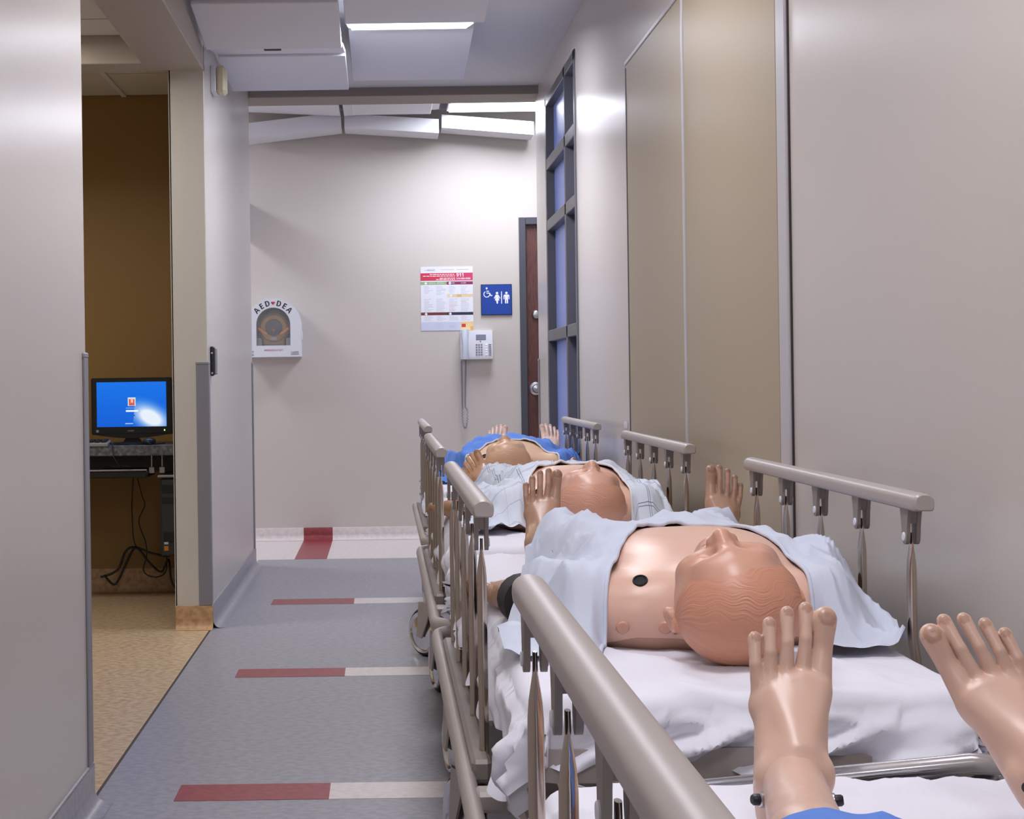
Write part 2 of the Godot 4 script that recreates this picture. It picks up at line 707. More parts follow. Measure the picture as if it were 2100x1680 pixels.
func build_walls() -> void:
	var b := MB.new()
	b.span(-0.93, WL, 0.0, CEIL + 0.05, -3.0, 4.34, 0.004)
	struct("wall_left", b, mats.wall_paint, "pale grey satin wall at the left edge, nearest the camera", "wall")
	b = MB.new()
	b.span(-0.9, WL, 0.0, CEIL + 0.05, 7.37, 9.88, 0.004)
	struct("wall_left_far", b, mats.wall_paint, "short pale wall between the computer alcove and the end corridor", "wall")
	# right wall with the window opening 7.98..9.42 x 0.3..2.6
	b = MB.new()
	b.span(WR, WR + 0.16, 0.0, CEIL + 0.05, -3.0, 7.98)
	b.span(WR, WR + 0.16, 0.0, CEIL + 0.05, 9.43, 10.04, 0.003)
	b.span(WR, WR + 0.16, 0.0, 0.3, 7.98, 9.43)
	b.span(WR, WR + 0.16, 2.6, CEIL + 0.05, 7.98, 9.43)
	struct("wall_right", b, mats.wall_paint, "long pale satin wall on the right behind the stretchers", "wall")
	# end wall with the door opening 0.92..1.9
	b = MB.new()
	b.span(-3.6, 0.92, 0.0, 3.0, BACK, BACK + 0.14)
	b.span(1.92, 3.6, 0.0, 3.0, BACK, BACK + 0.14)
	b.span(0.92, 1.92, 2.13, 3.0, BACK, BACK + 0.14)
	struct("wall_back", b, mats.wall_paint, "pale wall closing the corridor, with the phone and posters on it", "wall")
	b = MB.new()
	b.span(-3.74, -3.6, 0.0, 3.0, 9.7, BACK + 0.14)
	struct("wall_end_left", b, mats.wall_paint, "pale wall closing the end corridor on the left, out of view", "wall")
	b = MB.new()
	b.span(3.6, 3.74, 0.0, 3.0, 9.7, BACK + 0.14)
	struct("wall_end_right", b, mats.wall_paint, "pale wall closing the end corridor on the right, out of view", "wall")
	b = MB.new()
	b.span(WR + 0.16, 3.7, 0.0, 3.0, 9.9, 10.04)
	struct("wall_inner_right", b, mats.wall_paint, "pale wall beside the window, facing the end corridor, out of view", "wall")
	b = MB.new()
	b.span(-3.7, -0.9, 0.0, 3.0, 9.74, 9.88)
	struct("wall_inner_left", b, mats.wall_paint, "pale wall behind the alcove, facing the end corridor, out of view", "wall")
	b = MB.new()
	b.span(-3.0, WR + 0.2, 0.0, CEIL + 0.05, -3.14, -3.0)
	struct("wall_behind", b, mats.wall_paint, "pale wall behind the camera", "wall")
	# alcove
	b = MB.new()
	b.span(-3.0, -0.9, 0.0, 2.6, 8.7, 8.8)
	struct("wall_alcove", b, mats.wall_brown, "ochre brown wall behind the computer desk", "wall")
	b = MB.new()
	b.span(-3.1, -3.0, 0.0, 2.6, 2.9, 8.8)
	struct("wall_alcove_side", b, mats.wall_paint_cream, "cream side wall of the computer alcove, out of view", "wall")
	b = MB.new()
	b.span(-3.0, -0.93, 0.0, 2.6, 2.9, 3.0)
	struct("wall_alcove_front", b, mats.wall_paint_cream, "cream front wall of the computer alcove, out of view", "wall")
	# cream end face of the far left wall, towards the alcove
	b = MB.new()
	b.span(-0.905, WL - 0.002, 0.09, 2.41, 7.362, 7.37)
	struct("trim_1", b, mats.wall_paint_cream, "cream painted end of the wall beside the computer alcove", "wall end")
	b = MB.new()
	b.span(-0.908, -0.9, 0.09, 2.41, 7.362, 8.7)
	struct("trim_2", b, mats.wall_paint_cream, "cream side of the wall end inside the alcove", "wall end")
	# header over the alcove opening and the cross beam in the alcove ceiling
	b = MB.new()
	b.span(-1.0, WL, 2.41, CEIL + 0.05, 3.0, 7.37, 0.003)
	b.span(-1.0, -0.755, 2.41, CEIL + 0.05, 7.37, 7.39)
	struct("trim_3", b, mats.header_paint, "taupe header beam over the opening to the computer alcove", "beam")
	b = MB.new()
	b.span(-3.0, -1.0, 2.41, 2.6, 7.19, 7.39, 0.003)
	struct("trim_4", b, mats.header_paint, "taupe cross beam under the alcove ceiling", "beam")
	# baseboards
	b = MB.new()
	cove(b, "z", WL, 1.0, -3.0, 4.34, 0.1)
	struct("baseboard_left", b, mats.floor_grey, "grey coved linoleum base along the nearest left wall", "baseboard")
	b = MB.new()
	cove(b, "z", WL, 1.0, 7.37, 9.88, 0.1)
	struct("baseboard_left_far", b, mats.floor_grey, "grey coved linoleum base along the short wall past the alcove", "baseboard")
	b = MB.new()
	cove(b, "x", 7.362, 1.0, -0.905, WL + 0.01, 0.1)
	struct("baseboard_column", b, mats.floor_tan_base, "tan coved base at the foot of the cream wall end", "baseboard")
	b = MB.new()
	cove(b, "z", WR, -1.0, -3.0, 10.04, 0.1)
	struct("baseboard_right", b, mats.floor_grey, "grey coved linoleum base along the right wall under the stretchers", "baseboard")
	b = MB.new()
	cove(b, "x", 8.7, 1.0, -3.0, -0.9, 0.12)
	struct("baseboard_alcove", b, mats.floor_tan_base, "tan coved base under the computer desk", "baseboard")
	var bb := struct_node("baseboard_back", "pale coved linoleum base of the end wall with a dark red insert", "baseboard")
	b = MB.new()
	cove(b, "x", BACK, 1.0, -3.6, -0.541, 0.083)
	cove(b, "x", BACK, 1.0, -0.348, 0.92, 0.083)
	obj("pale_base", b, mats.floor_pale, bb)
	b = MB.new()
	cove(b, "x", BACK, 1.0, -0.541, -0.348, 0.083)
	obj("red_base", b, mats.floor_red, bb)
	# corner guards
	guard(V(WL, 0.1, 4.34), Vector2(1, -1), 1.03, mats.guard_grey, "grey corner guard on the nearest wall corner at the left")
	guard(V(WL, 0.1, 7.362), Vector2(1, 1), 1.04, mats.guard_grey, "grey corner guard on the cream wall end beside the alcove")
	guard(V(WL, 0.1, 9.88), Vector2(1, -1), 1.06, mats.guard_grey, "narrow grey corner guard at the far end of the short wall by the defibrillator")
	guard(V(WR, 0.1, 10.04), Vector2(-1, -1), 1.06, mats.guard_grey, "grey corner guard on the wall corner beside the brown door")

func guard(at: Vector3, side: Vector2, h: float, m: Material, label: String) -> void:
	var o := thing("corner_guard", label, "corner guard", at)
	var b := MB.new()
	var w := 0.05
	var t := 0.006
	# L profile: one leg along the corridor wall, one along the end face
	var zd := -side.y   # the end face looks towards the camera (+z) when side.y is 1
	b.box(Vector3(side.x * t / 2, h / 2, zd * w / 2), Vector3(t, h, w), 0.002)
	b.box(Vector3(-side.x * w / 2 + side.x * t / 2, h / 2, -zd * t / 2), Vector3(w + t, h, t), 0.002)
	obj("guard_profile", b, m, o)
	b = MB.new()
	b.box(Vector3(side.x * t / 2, h + 0.006, zd * w / 2), Vector3(t + 0.002, 0.014, w + 0.002), 0.003)
	b.box(Vector3(-side.x * w / 2 + side.x * t / 2, h + 0.006, -zd * t / 2), Vector3(w + t + 0.002, 0.014, t + 0.002), 0.003)
	obj("end_cap", b, mats.grey_plastic, o)

func build_ceiling() -> void:
	var c := struct_node("ceiling", "corridor ceiling with hanging tilted white panels", "ceiling")
	var b := MB.new()
	b.span(-1.0, WR + 0.2, CEIL, CEIL + 0.1, -3.1, 9.85)
	obj("ceiling_slab", b, mats.ceiling_paint, c)
	b = MB.new()
	b.span(-3.7, 3.7, 2.7, 2.95, 9.85, 10.15, 0.003)
	obj("cross_beam", b, mats.beam_paint, c)
	b = MB.new()
	b.span(-3.7, 3.7, 2.86, 2.98, 10.15, BACK + 0.14)
	obj("end_ceiling_slab", b, mats.ceiling_paint, c)
	# hanging panels along the corridor: [x0, x1, depth0, y0, depth1, y1]
	var per := 1.13
	for k in range(-1, 1):
		var dz := k * per
		slab(c, -0.735, -0.155, 6.70 + dz, 2.547, 7.285 + dz, 2.481, 0.03)
		if k <= 0:
			riser(c, -0.735, -0.15, 7.285 + dz, 2.481, 7.83 + dz, 2.552)
	slab(c, -0.735, -0.15, 7.83, 2.552, 8.58, 2.523, 0.03)
	slab(c, -0.135, 0.44, 6.2, 2.60, 7.06, 2.536, 0.03)
	slab(c, -0.135, 0.44, 7.82, 2.664, 8.77, 2.60, 0.03)
	# slot in the riser
	b = MB.new()
	b.box(V(-0.46, 2.509, 7.44), Vector3(0.075, 0.006, 0.03), 0.002)
	obj("vent_slot", b, mats.dark_line, c)
	# end corridor: three wedge panels tilted sideways
	wedge(c, -0.86, -0.245, 2.63, 2.695, 11.02, 11.3, 0.10)
	wedge(c, -0.225, 0.385, 2.695, 2.65, 11.02, 11.3, 0.09)
	wedge(c, 0.405, 1.0, 2.69, 2.635, 11.05, 11.3, 0.085)
	wedge(c, -0.86, -0.25, 2.80, 2.765, 10.2, 11.0, 0.03)
	wedge(c, -0.225, 0.385, 2.765, 2.80, 10.2, 11.0, 0.03)
	b = MB.new()
	b.span(-0.17, 0.33, 2.755, 2.765, 10.35, 10.9, 0.003)
	obj("ceiling_panel", b, mats.panel_white, c)
	# alcove ceiling: tiles in a grid
	b = MB.new()
	b.span(-3.1, -0.9, 2.56, 2.62, 2.9, 8.8)
	obj("alcove_ceiling_slab", b, mats.ceiling_paint, c)
	for i in 4:
		for j in 11:
			var x1 := -1.0 - 0.305 - 0.61 * (i - 1)
			var z0 := 3.0 + 0.61 * j - 0.4
			var za := maxf(z0, 3.0)
			var zb := minf(z0 + 0.596, 8.69)
			if zb <= za + 0.05:
				continue
			if za < 7.19 and zb > 7.19:
				zb = 7.185
			if za < 7.39 and za >= 7.15:
				za = 7.395
			b = MB.new()
			b.span(maxf(x1 - 0.596, -2.99), minf(x1, -1.0 if za < 7.39 else -0.92), 2.53, 2.56, za, zb)
			obj("ceiling_tile", b, mats.ceiling_tile, c)
	for i in 4:
		var x1 := -1.0 - 0.305 - 0.61 * (i - 1) + 0.007
		if x1 > -0.95:
			continue
		b = MB.new()
		b.span(x1 - 0.012, x1 + 0.012, 2.522, 2.545, 3.0, 7.19)
		b.span(x1 - 0.012, x1 + 0.012, 2.522, 2.545, 7.39, 8.7)
		obj("grid_bar", b, mats.panel_white, c)

func slab(c: Node3D, x0: float, x1: float, d0: float, y0: float, d1: float, y1: float, t: float) -> void:
	var b := MB.new()
	var a := V((x0 + x1) / 2, (y0 + y1) / 2, (d0 + d1) / 2)
	var dirv := V(0, y1 - y0, d1 - d0)
	var up := Vector3.RIGHT.cross(dirv.normalized())
	if up.y < 0:
		up = -up
	var basis_ := Basis(Vector3.RIGHT, up, Vector3.RIGHT.cross(up))
	b.box(a + up * t / 2, Vector3(x1 - x0, t, dirv.length()), 0.003, basis_)
	obj("ceiling_panel", b, mats.panel_white, c)

func riser(c: Node3D, x0: float, x1: float, d0: float, y0: float, d1: float, y1: float) -> void:
	slab(c, x0, x1, d0 + 0.01, y0 + 0.012, d1 - 0.005, y1 + 0.012, 0.014)

func wedge(c: Node3D, x0: float, x1: float, y0: float, y1: float, d0: float, d1: float, h: float) -> void:
	var b := MB.new()
	var ps := PackedVector2Array([Vector2(x0, y0), Vector2(x1, y1), Vector2(x1, y1 + h), Vector2(x0, y0 + h)])
	b.prism(ps, -d1, -d0)
	obj("ceiling_panel", b, mats.panel_white, c)

func lamp(called: String, label: String, at: Vector3, size: Vector2, tilt: float, energy: float, glow_e: float, colour: Color, group := "") -> void:
	var o := thing(called, label, "light", at, group)
	o.rotation.x = tilt
	var b := MB.new()
	b.box(Vector3(0, 0.012, 0), Vector3(size.x + 0.03, 0.02, size.y + 0.02), 0.002)
	obj("housing", b, mats.panel_white, o)
	b = MB.new()
	b.box(Vector3(0, -0.002, 0), Vector3(size.x, 0.008, size.y), 0.002)
	obj("lamp_diffuser", b, glow("glow_" + numbered(called + "_g"), colour, glow_e), o)
	var l := AreaLight3D.new()
	l.name = "light"
	l.area_size = size
	l.area_normalize_energy = true
	l.light_energy = energy
	l.light_color = colour
	l.shadow_enabled = true
	l.position = Vector3(0, -0.012, 0)
	l.rotation.x = -PI / 2
	o.add_child(l)

func build_lights() -> void:
	var cool := rgb(240, 243, 255)
	var warm := rgb(250, 248, 255)
	lamp("ceiling_light", "white strip light set between two tilted panels of the corridor ceiling", V(0.14, 2.605, 7.44), Vector2(0.52, 0.6), 0.17, 2.6, 3.2, cool, "corridor lights")
	for q in [[4.5, "white ceiling light over the second stretcher, out of view"], [2.0, "white ceiling light over the nearest stretcher, out of view"], [-0.7, "white ceiling light behind the camera, out of view"]]:
		lamp("ceiling_light", q[1], V(0.14, 2.73, q[0]), Vector2(0.55, 0.9), 0.0, 2.0, 3.2, warm, "corridor lights")
	lamp("ceiling_light", "bright white light panel over the brown door in the end corridor", V(0.78, 2.785, 10.65), Vector2(0.66, 0.7), 0.0, 2.7, 4.0, cool)
	lamp("ceiling_light", "white light panel of the end corridor to the left, out of view", V(-2.1, 2.84, 10.7), Vector2(0.6, 0.6), 0.0, 3.0, 3.0, cool)
	lamp("alcove_light", "warm recessed light in the alcove ceiling left of the desk", V(-1.75, 2.515, 6.9), Vector2(0.45, 0.4), 0.0, 1.6, 3.0, rgb(255, 247, 234))

func build_window_and_boards() -> void:
	# window in the right wall
	var w := struct_node("window_1", "tall dark grey framed interior window in the right wall", "window")
	var xa := WR - 0.006
	var xb := WR + 0.09
	var bars := [["jamb", 7.98, 8.03, 0.3, 2.6], ["jamb", 9.37, 9.43, 0.3, 2.6], ["mullion", 8.42, 8.47, 0.3, 2.6], ["head", 7.98, 9.43, 2.55, 2.6], ["sill", 7.98, 9.43, 0.3, 0.36]]
	for y in [2.2, 1.865, 1.26]:
		bars.append(["transom", 8.03, 9.37, y, y + 0.06])
	for q in bars:
		var b := MB.new()
		b.span(xa, xb, q[3], q[4], q[1], q[2], 0.003)
		obj(q[0], b, mats.frame_grey, w)
	var ys := [0.36, 1.26, 1.32, 1.865, 1.925, 2.2, 2.26, 2.55]
	for k in range(0, 8, 2):
		for z in [[8.03, 8.42], [8.47, 9.37]]:
			var b := MB.new()
			b.span(WR + 0.038, WR + 0.044, ys[k], ys[k + 1], z[0], z[1])
			obj("pane", b, mats.pane_glass, w)
	# two tall boards with metal trims on the right wall
	for q in [["far", 5.135, 6.29, "beige wall board farther from the camera, behind the third stretcher"], ["near", 3.925, 5.105, "wide beige wall board behind the second stretcher"]]:
		var o := thing("wall_board", q[3], "board", V(WR, 0.2, q[2]))
		var b := MB.new()
		b.box(Vector3(-0.004, 1.005, (q[2] - q[1]) / 2), Vector3(0.008, 2.01, q[2] - q[1]), 0.002)
		obj("panel", b, mats.board, o)
		b = MB.new()
		b.box(Vector3(-0.006, 2.0175, (q[2] - q[1]) / 2), Vector3(0.012, 0.015, q[2] - q[1] + 0.03), 0.002)
		obj("top_trim", b, mats.metal_trim, o)
	var o2 := thing("board_divider", "thin bright metal strip between the two beige wall boards", "trim", V(WR, 0.2, 5.12))
	var b2 := MB.new()
	b2.box(Vector3(-0.006, 1.005, 0), Vector3(0.012, 2.01, 0.024), 0.003)
	obj("strip", b2, mats.metal_trim, o2)
	o2 = thing("board_end_trim", "wide pale metal strip at the near end of the beige wall boards", "trim", V(WR, 0.2, 3.87))
	b2 = MB.new()
	b2.box(Vector3(-0.005, 1.27, 0), Vector3(0.01, 2.54, 0.085), 0.003)
	obj("strip", b2, mats.metal_trim, o2)
	b2 = MB.new()
	b2.box(Vector3(-0.002, 1.27, 0.0455), Vector3(0.004, 2.54, 0.006))
	obj("shadow_joint", b2, mats.dark_line, o2)
	o2 = thing("board_edge", "dark narrow edge strip at the far end of the beige wall boards", "trim", V(WR, 0.2, 6.3))
	b2 = MB.new()
	b2.box(Vector3(-0.005, 1.0, 0), Vector3(0.01, 2.0, 0.012))
	obj("strip", b2, mats.frame_grey, o2)
	var tagm := thing("wall_tag", "tiny white tag on the right wall above the third stretcher", "tag", V(WR, 0.88, 6.45))
	b2 = MB.new()
	b2.box(Vector3(-0.003, 0, 0.02), Vector3(0.004, 0.024, 0.025))
	b2.box(Vector3(-0.003, 0, -0.02), Vector3(0.004, 0.024, 0.025))
	obj("plate", b2, mats.white_plastic, tagm)

func build_back_wall_things() -> void:
	# door
	var d := struct_node("door_1", "dark brown door in a charcoal frame at the end of the corridor", "door", V(0.92, 0, BACK))
	var b := MB.new()
	b.box(Vector3(0.022, 1.065, 0.0), Vector3(0.044, 2.13, 0.05), 0.003)
	b.box(Vector3(0.978, 1.065, 0.0), Vector3(0.044, 2.13, 0.05), 0.003)
	b.box(Vector3(0.5, 2.106, 0.0), Vector3(0.912, 0.048, 0.048), 0.003)
	obj("door_frame", b, mats.door_frame, d)
	b = MB.new()
	b.box(Vector3(0.5, 1.046, -0.03), Vector3(0.93, 2.092, 0.04), 0.002)
	var leaf := obj("door_leaf", b, mats.door_wood, d)
	b = MB.new()
	b.xf = Transform3D(Basis(Vector3.RIGHT, PI / 2), Vector3(0.11, 1.483, -0.01))
	b.lathe([Vector2(0, 0), Vector2(0.03, 0), Vector2(0.03, 0.012), Vector2(0.022, 0.022), Vector2(0.016, 0.024), Vector2(0, 0.024)], 24)
	obj("deadbolt", b, mats.satin_metal, leaf)
	b = MB.new()
	b.xf = Transform3D(Basis(Vector3.RIGHT, PI / 2), Vector3(0.1, 0.989, -0.01))
	b.lathe([Vector2(0, 0), Vector2(0.043, 0), Vector2(0.043, 0.006), Vector2(0.03, 0.012), Vector2(0.014, 0.016), Vector2(0.012, 0.04), Vector2(0.024, 0.05), Vector2(0.029, 0.062), Vector2(0.024, 0.074), Vector2(0, 0.078)], 28)
	obj("knob", b, mats.satin_metal, leaf)
	# defibrillator cabinet
	var a := thing("defibrillator_cabinet", "white arched wall cabinet lettered AED DEA with a yellow defibrillator inside", "cabinet", V(-0.716, 1.222, BACK))
	var depth := 0.15
	var outer := PackedVector2Array([Vector2(-0.182, 0), Vector2(0.182, 0)])
	outer.append_array(arc(0, 0.205, 0.182, 0, 180, 24))
	var inner := PackedVector2Array([Vector2(-0.112, 0.075), Vector2(0.112, 0.075)])
	inner.append_array(arc(0, 0.213, 0.112, 0, 180, 24))
	# shell: side band
	b = MB.new()
	var rows := []
	for z in [0.0, depth]:
		var r := PackedVector3Array()
		for p in outer:
			r.append(Vector3(p.x, p.y, z))
		r.append(Vector3(outer[0].x, outer[0].y, z))
		rows.append(r)
	for i in outer.size():
		var p := outer[i]
		var q := outer[(i + 1) % outer.size()]
		var e := q - p
		var nn := Vector3(e.y, -e.x, 0).normalized()
		b.poly([Vector3(p.x, p.y, 0), Vector3(q.x, q.y, 0), Vector3(q.x, q.y, depth), Vector3(p.x, p.y, depth)], nn)
	obj("shell", b, mats.white_plastic, a)
	# front: ring between outer and inner outlines
	b = MB.new()
	var m := 27
	for i in m:
		var o0 := outer[i % outer.size()]
		var o1 := outer[(i + 1) % outer.size()]
		var i0 := inner[i % inner.size()]
		var i1 := inner[(i + 1) % inner.size()]
		b.poly([Vector3(o0.x, o0.y, depth), Vector3(o1.x, o1.y, depth), Vector3(i1.x, i1.y, depth), Vector3(i0.x, i0.y, depth)], Vector3.BACK)
		var e2 := i1 - i0
		b.poly([Vector3(i0.x, i0.y, depth), Vector3(i1.x, i1.y, depth), Vector3(i1.x, i1.y, depth - 0.014), Vector3(i0.x, i0.y, depth - 0.014)], Vector3(-e2.y, e2.x, 0).normalized())
	var front := obj("door_front", b, mats.white_plastic, a)
	b = MB.new()
	b.prism(inner, depth - 0.012, depth - 0.009)
	obj("window_pane", b, mats.clear_plastic, a)
	b = MB.new()
	b.prism(inner, 0.01, 0.016)
	obj("back_lining", b, mats.dark_grey_plastic, a)
	var dev := Node3D.new()
	dev.name = "defibrillator"
	a.add_child(dev)
	dev.position = Vector3(0.0, 0.19, 0.02)
	b = MB.new()
	b.xf = Transform3D(Basis(Vector3.RIGHT, PI / 2), Vector3.ZERO)
	b.lathe([Vector2(0, 0), Vector2(0.1, 0), Vector2(0.104, 0.02), Vector2(0.098, 0.06), Vector2(0.085, 0.085), Vector2(0.06, 0.09), Vector2(0, 0.09)], 32)
	b.xf = Transform3D()
	b.box(Vector3(0, -0.085, 0.035), Vector3(0.14, 0.05, 0.07), 0.008)
	obj("case", b, mats.aed_yellow, dev)
	b = MB.new()
	b.xf = Transform3D(Basis(Vector3.RIGHT, PI / 2), Vector3(0, 0.005, 0.085))
	b.lathe([Vector2(0, 0), Vector2(0.058, 0), Vector2(0.056, 0.012), Vector2(0.05, 0.015), Vector2(0, 0.015)], 28)
	obj("control_face", b, mats.aed_dark, dev)
	for s in [-1.0, 1.0]:
		b = MB.new()
		b.tube([Vector3(s * 0.045, -0.04, 0.1), Vector3(s * 0.07, -0.025, 0.1), Vector3(s * 0.1, 0.0, 0.085)], 0.009, 0.006, 8)
		obj("strap", b, mats.aed_orange, dev)
		b = MB.new()
		b.box(Vector3(s * 0.098, -0.09, 0.05), Vector3(0.034, 0.052, 0.08), 0.004)
		obj("support_block", b, mats.grey_plastic, dev)
	b = MB.new()
	b.xf = Transform3D(Basis(), Vector3(0, -0.012, 0.101))
	b.prism(heart(0.011), 0.0, 0.002)
	obj("heart_mark", b, mats.ink_red, dev)
	b = MB.new()
	b.box(Vector3(0, -0.07, 0.095), Vector3(0.045, 0.024, 0.012), 0.005)
	obj("latch", b, mats.grey_plastic, dev)
	var zf := depth + 0.0005
	for l in [["A", 139.0], ["E", 122.0], ["D", 105.5], ["D", 74.5], ["E", 58.0], ["A", 41.0]]:
		var g := deg_to_rad(l[1])
		text("letter", l[0], 0.038, mats.ink_black, front, Vector3(0.142 * cos(g), 0.213 + 0.142 * sin(g), zf), Vector3(0, 0, g - PI / 2), 700)
	b = MB.new()
	b.xf = Transform3D(Basis(), Vector3(0, 0.213 + 0.142, zf))
	b.prism(heart(0.013), 0.0, 0.0008)
	obj("heart_mark", b, mats.ink_red, front)
	text("lettering", "WWW.RESCU7.NET", 0.011, mats.ink_red, front, Vector3(0.0, 0.044, zf))
	var yy := 0.036
	for wd in ["ALARM", "WILL", "SOUND"]:
		text("lettering", wd, 0.008, mats.ink_black, front, Vector3(-0.147, yy, zf))
		yy -= 0.0115
	text("lettering", "L'ALARME", 0.009, mats.ink_black, front, Vector3(0.14, 0.03, zf))
	text("lettering", "SONNERA", 0.009, mats.ink_black, front, Vector3(0.14, 0.017, zf))
	b = MB.new()
	b.box(Vector3(0.185, 0.14, 0.1), Vector3(0.008, 0.06, 0.06), 0.003)
	obj("side_catch", b, mats.white_plastic, a)
	build_poster()
	build_sign()
	build_phone()
	# small box sign projecting from the end wall beside the short wall
	var s2 := thing("projecting_sign", "white narrow box sign projecting from the end wall above the defibrillator", "sign", V(-0.905, 2.02, BACK))
	b = MB.new()
	b.box(Vector3(0, 0.12, 0.15), Vector3(0.024, 0.24, 0.3), 0.003)
	obj("sign_box", b, mats.white_plastic, s2)
	for y in [0.05, 0.19]:
		b = MB.new()
		b.box(Vector3(0.0125, y, 0.28), Vector3(0.002, 0.01, 0.01))
		obj("screw", b, mats.grey_plastic, s2)

func heart(r: float) -> PackedVector2Array:
	var ps := PackedVector2Array()
	for k in 24:
		var t := TAU * k / 24.0
		ps.append(Vector2(16.0 * pow(sin(t), 3), 13.0 * cos(t) - 5.0 * cos(2 * t) - 2.0 * cos(3 * t) - cos(4 * t)) * r / 16.0)
	return ps

func build_poster() -> void:
	var o := thing("emergency_poster", "white emergency instructions poster with a red 911 banner", "poster", V(0.435, 1.597, BACK))
	var w := 0.348
	var h := 0.425
	var im := Image.create(436, 532, false, Image.FORMAT_RGB8)
	im.fill(rgb(232, 234, 244))
	im.fill_rect(Rect2i(0, 52, 436, 64), rgb(206, 56, 84))
	im.fill_rect(Rect2i(300, 52, 136, 64), rgb(204, 66, 108))
	im.fill_rect(Rect2i(0, 124, 218, 26), rgb(150, 178, 132))
	im.fill_rect(Rect2i(218, 124, 218, 26), rgb(140, 46, 92))
	im.fill_rect(Rect2i(222, 230, 214, 26), rgb(230, 208, 170))
	im.fill_rect(Rect2i(300, 232, 40, 22), rgb(222, 182, 132))
	im.fill_rect(Rect2i(0, 380, 218, 24), rgb(112, 52, 50))
	im.fill_rect(Rect2i(218, 380, 218, 24), rgb(42, 46, 68))
	im.fill_rect(Rect2i(0, 460, 330, 72), rgb(206, 212, 236))
	im.fill_rect(Rect2i(330, 460, 106, 72), rgb(236, 206, 150))
	im.fill_rect(Rect2i(410, 500, 26, 32), rgb(216, 176, 96))
	im.fill_rect(Rect2i(338, 478, 34, 28), rgb(196, 62, 62))
	var rng := RandomNumberGenerator.new()
	rng.seed = 7
	for blk in [[28, 162, 64], [130, 162, 72], [236, 162, 66], [334, 162, 72], [28, 268, 104], [130, 268, 110], [236, 268, 100], [334, 268, 104], [28, 412, 44], [130, 412, 44], [236, 412, 40], [334, 412, 40], [120, 472, 50], [230, 472, 44]]:
		var y: int = blk[1]
		while y < blk[1] + blk[2]:
			var red: bool = blk[0] > 220 and rng.randf() < 0.2
			im.fill_rect(Rect2i(blk[0], y, rng.randi_range(36, 82), 4), rgb(214, 176, 184) if red else rgb(196, 202, 218))
			y += 11
	for q in [[30, 26, 30], [60, 26, 50], [170, 22, 110], [300, 22, 104]]:
		im.fill_rect(Rect2i(q[0], q[1], q[2], 5), rgb(196, 186, 200))
	for q in [[30, 124], [232, 124], [240, 230], [30, 380], [232, 380]]:
		for k in 13:
			im.fill_rect(Rect2i(q[0] + 12 - k, q[1] + k, 2 * k + 2, 1), rgb(238, 238, 246))
			im.fill_rect(Rect2i(q[0] + 12 - k, q[1] + 25 - k, 2 * k + 2, 1), rgb(238, 238, 246))
	for q in [[76, 60, 206], [20, 74, 268], [160, 92, 128], [130, 103, 158]]:
		var x: int = q[0]
		while x < q[0] + q[2]:
			var l := rng.randi_range(12, 34)
			im.fill_rect(Rect2i(x, q[1], mini(l, q[0] + q[2] - x), 7), rgb(240, 222, 230))
			x += l + 5
	var pm := mat("poster_print", Color.WHITE, 0.5)
	pm.albedo_texture = ImageTexture.create_from_image(im)
	var b := MB.new()
	b.box(Vector3(0, 0, 0.0015), Vector3(w, h, 0.003))
	var p := obj("board", b, mats.ink_white, o)
	b = MB.new()
	b.quad_uv(Vector3(-w / 2, h / 2, 0.0034), Vector3(w / 2, h / 2, 0.0034), Vector3(w / 2, -h / 2, 0.0034), Vector3(-w / 2, -h / 2, 0.0034), Vector3.BACK)
	obj("print", b, pm, o)
	var s := w / 436.0
	var pl := func(x: float, y: float) -> Vector3: return Vector3((x - 218.0) * s, (266.0 - y) * s, 0.0036)
	text("lettering", "911", 0.024, mats.ink_white, p, pl.call(332, 70), Vector3.ZERO, 700)
	text("lettering", "514-000-0000", 0.0115, mats.ink_white, p, pl.call(358, 100), Vector3.ZERO, 700)
	text("lettering", "McGill", 0.014, mats.ink_grey, p, pl.call(90, 27))
	for q in [["FIRE", 254, 137], ["ALARM", 340, 137], ["MEDICAL", 80, 137], ["MÉDICALE", 150, 137]]:
		text("lettering", q[0], 0.008, mats.ink_white, p, pl.call(q[1] + 18, q[2]))

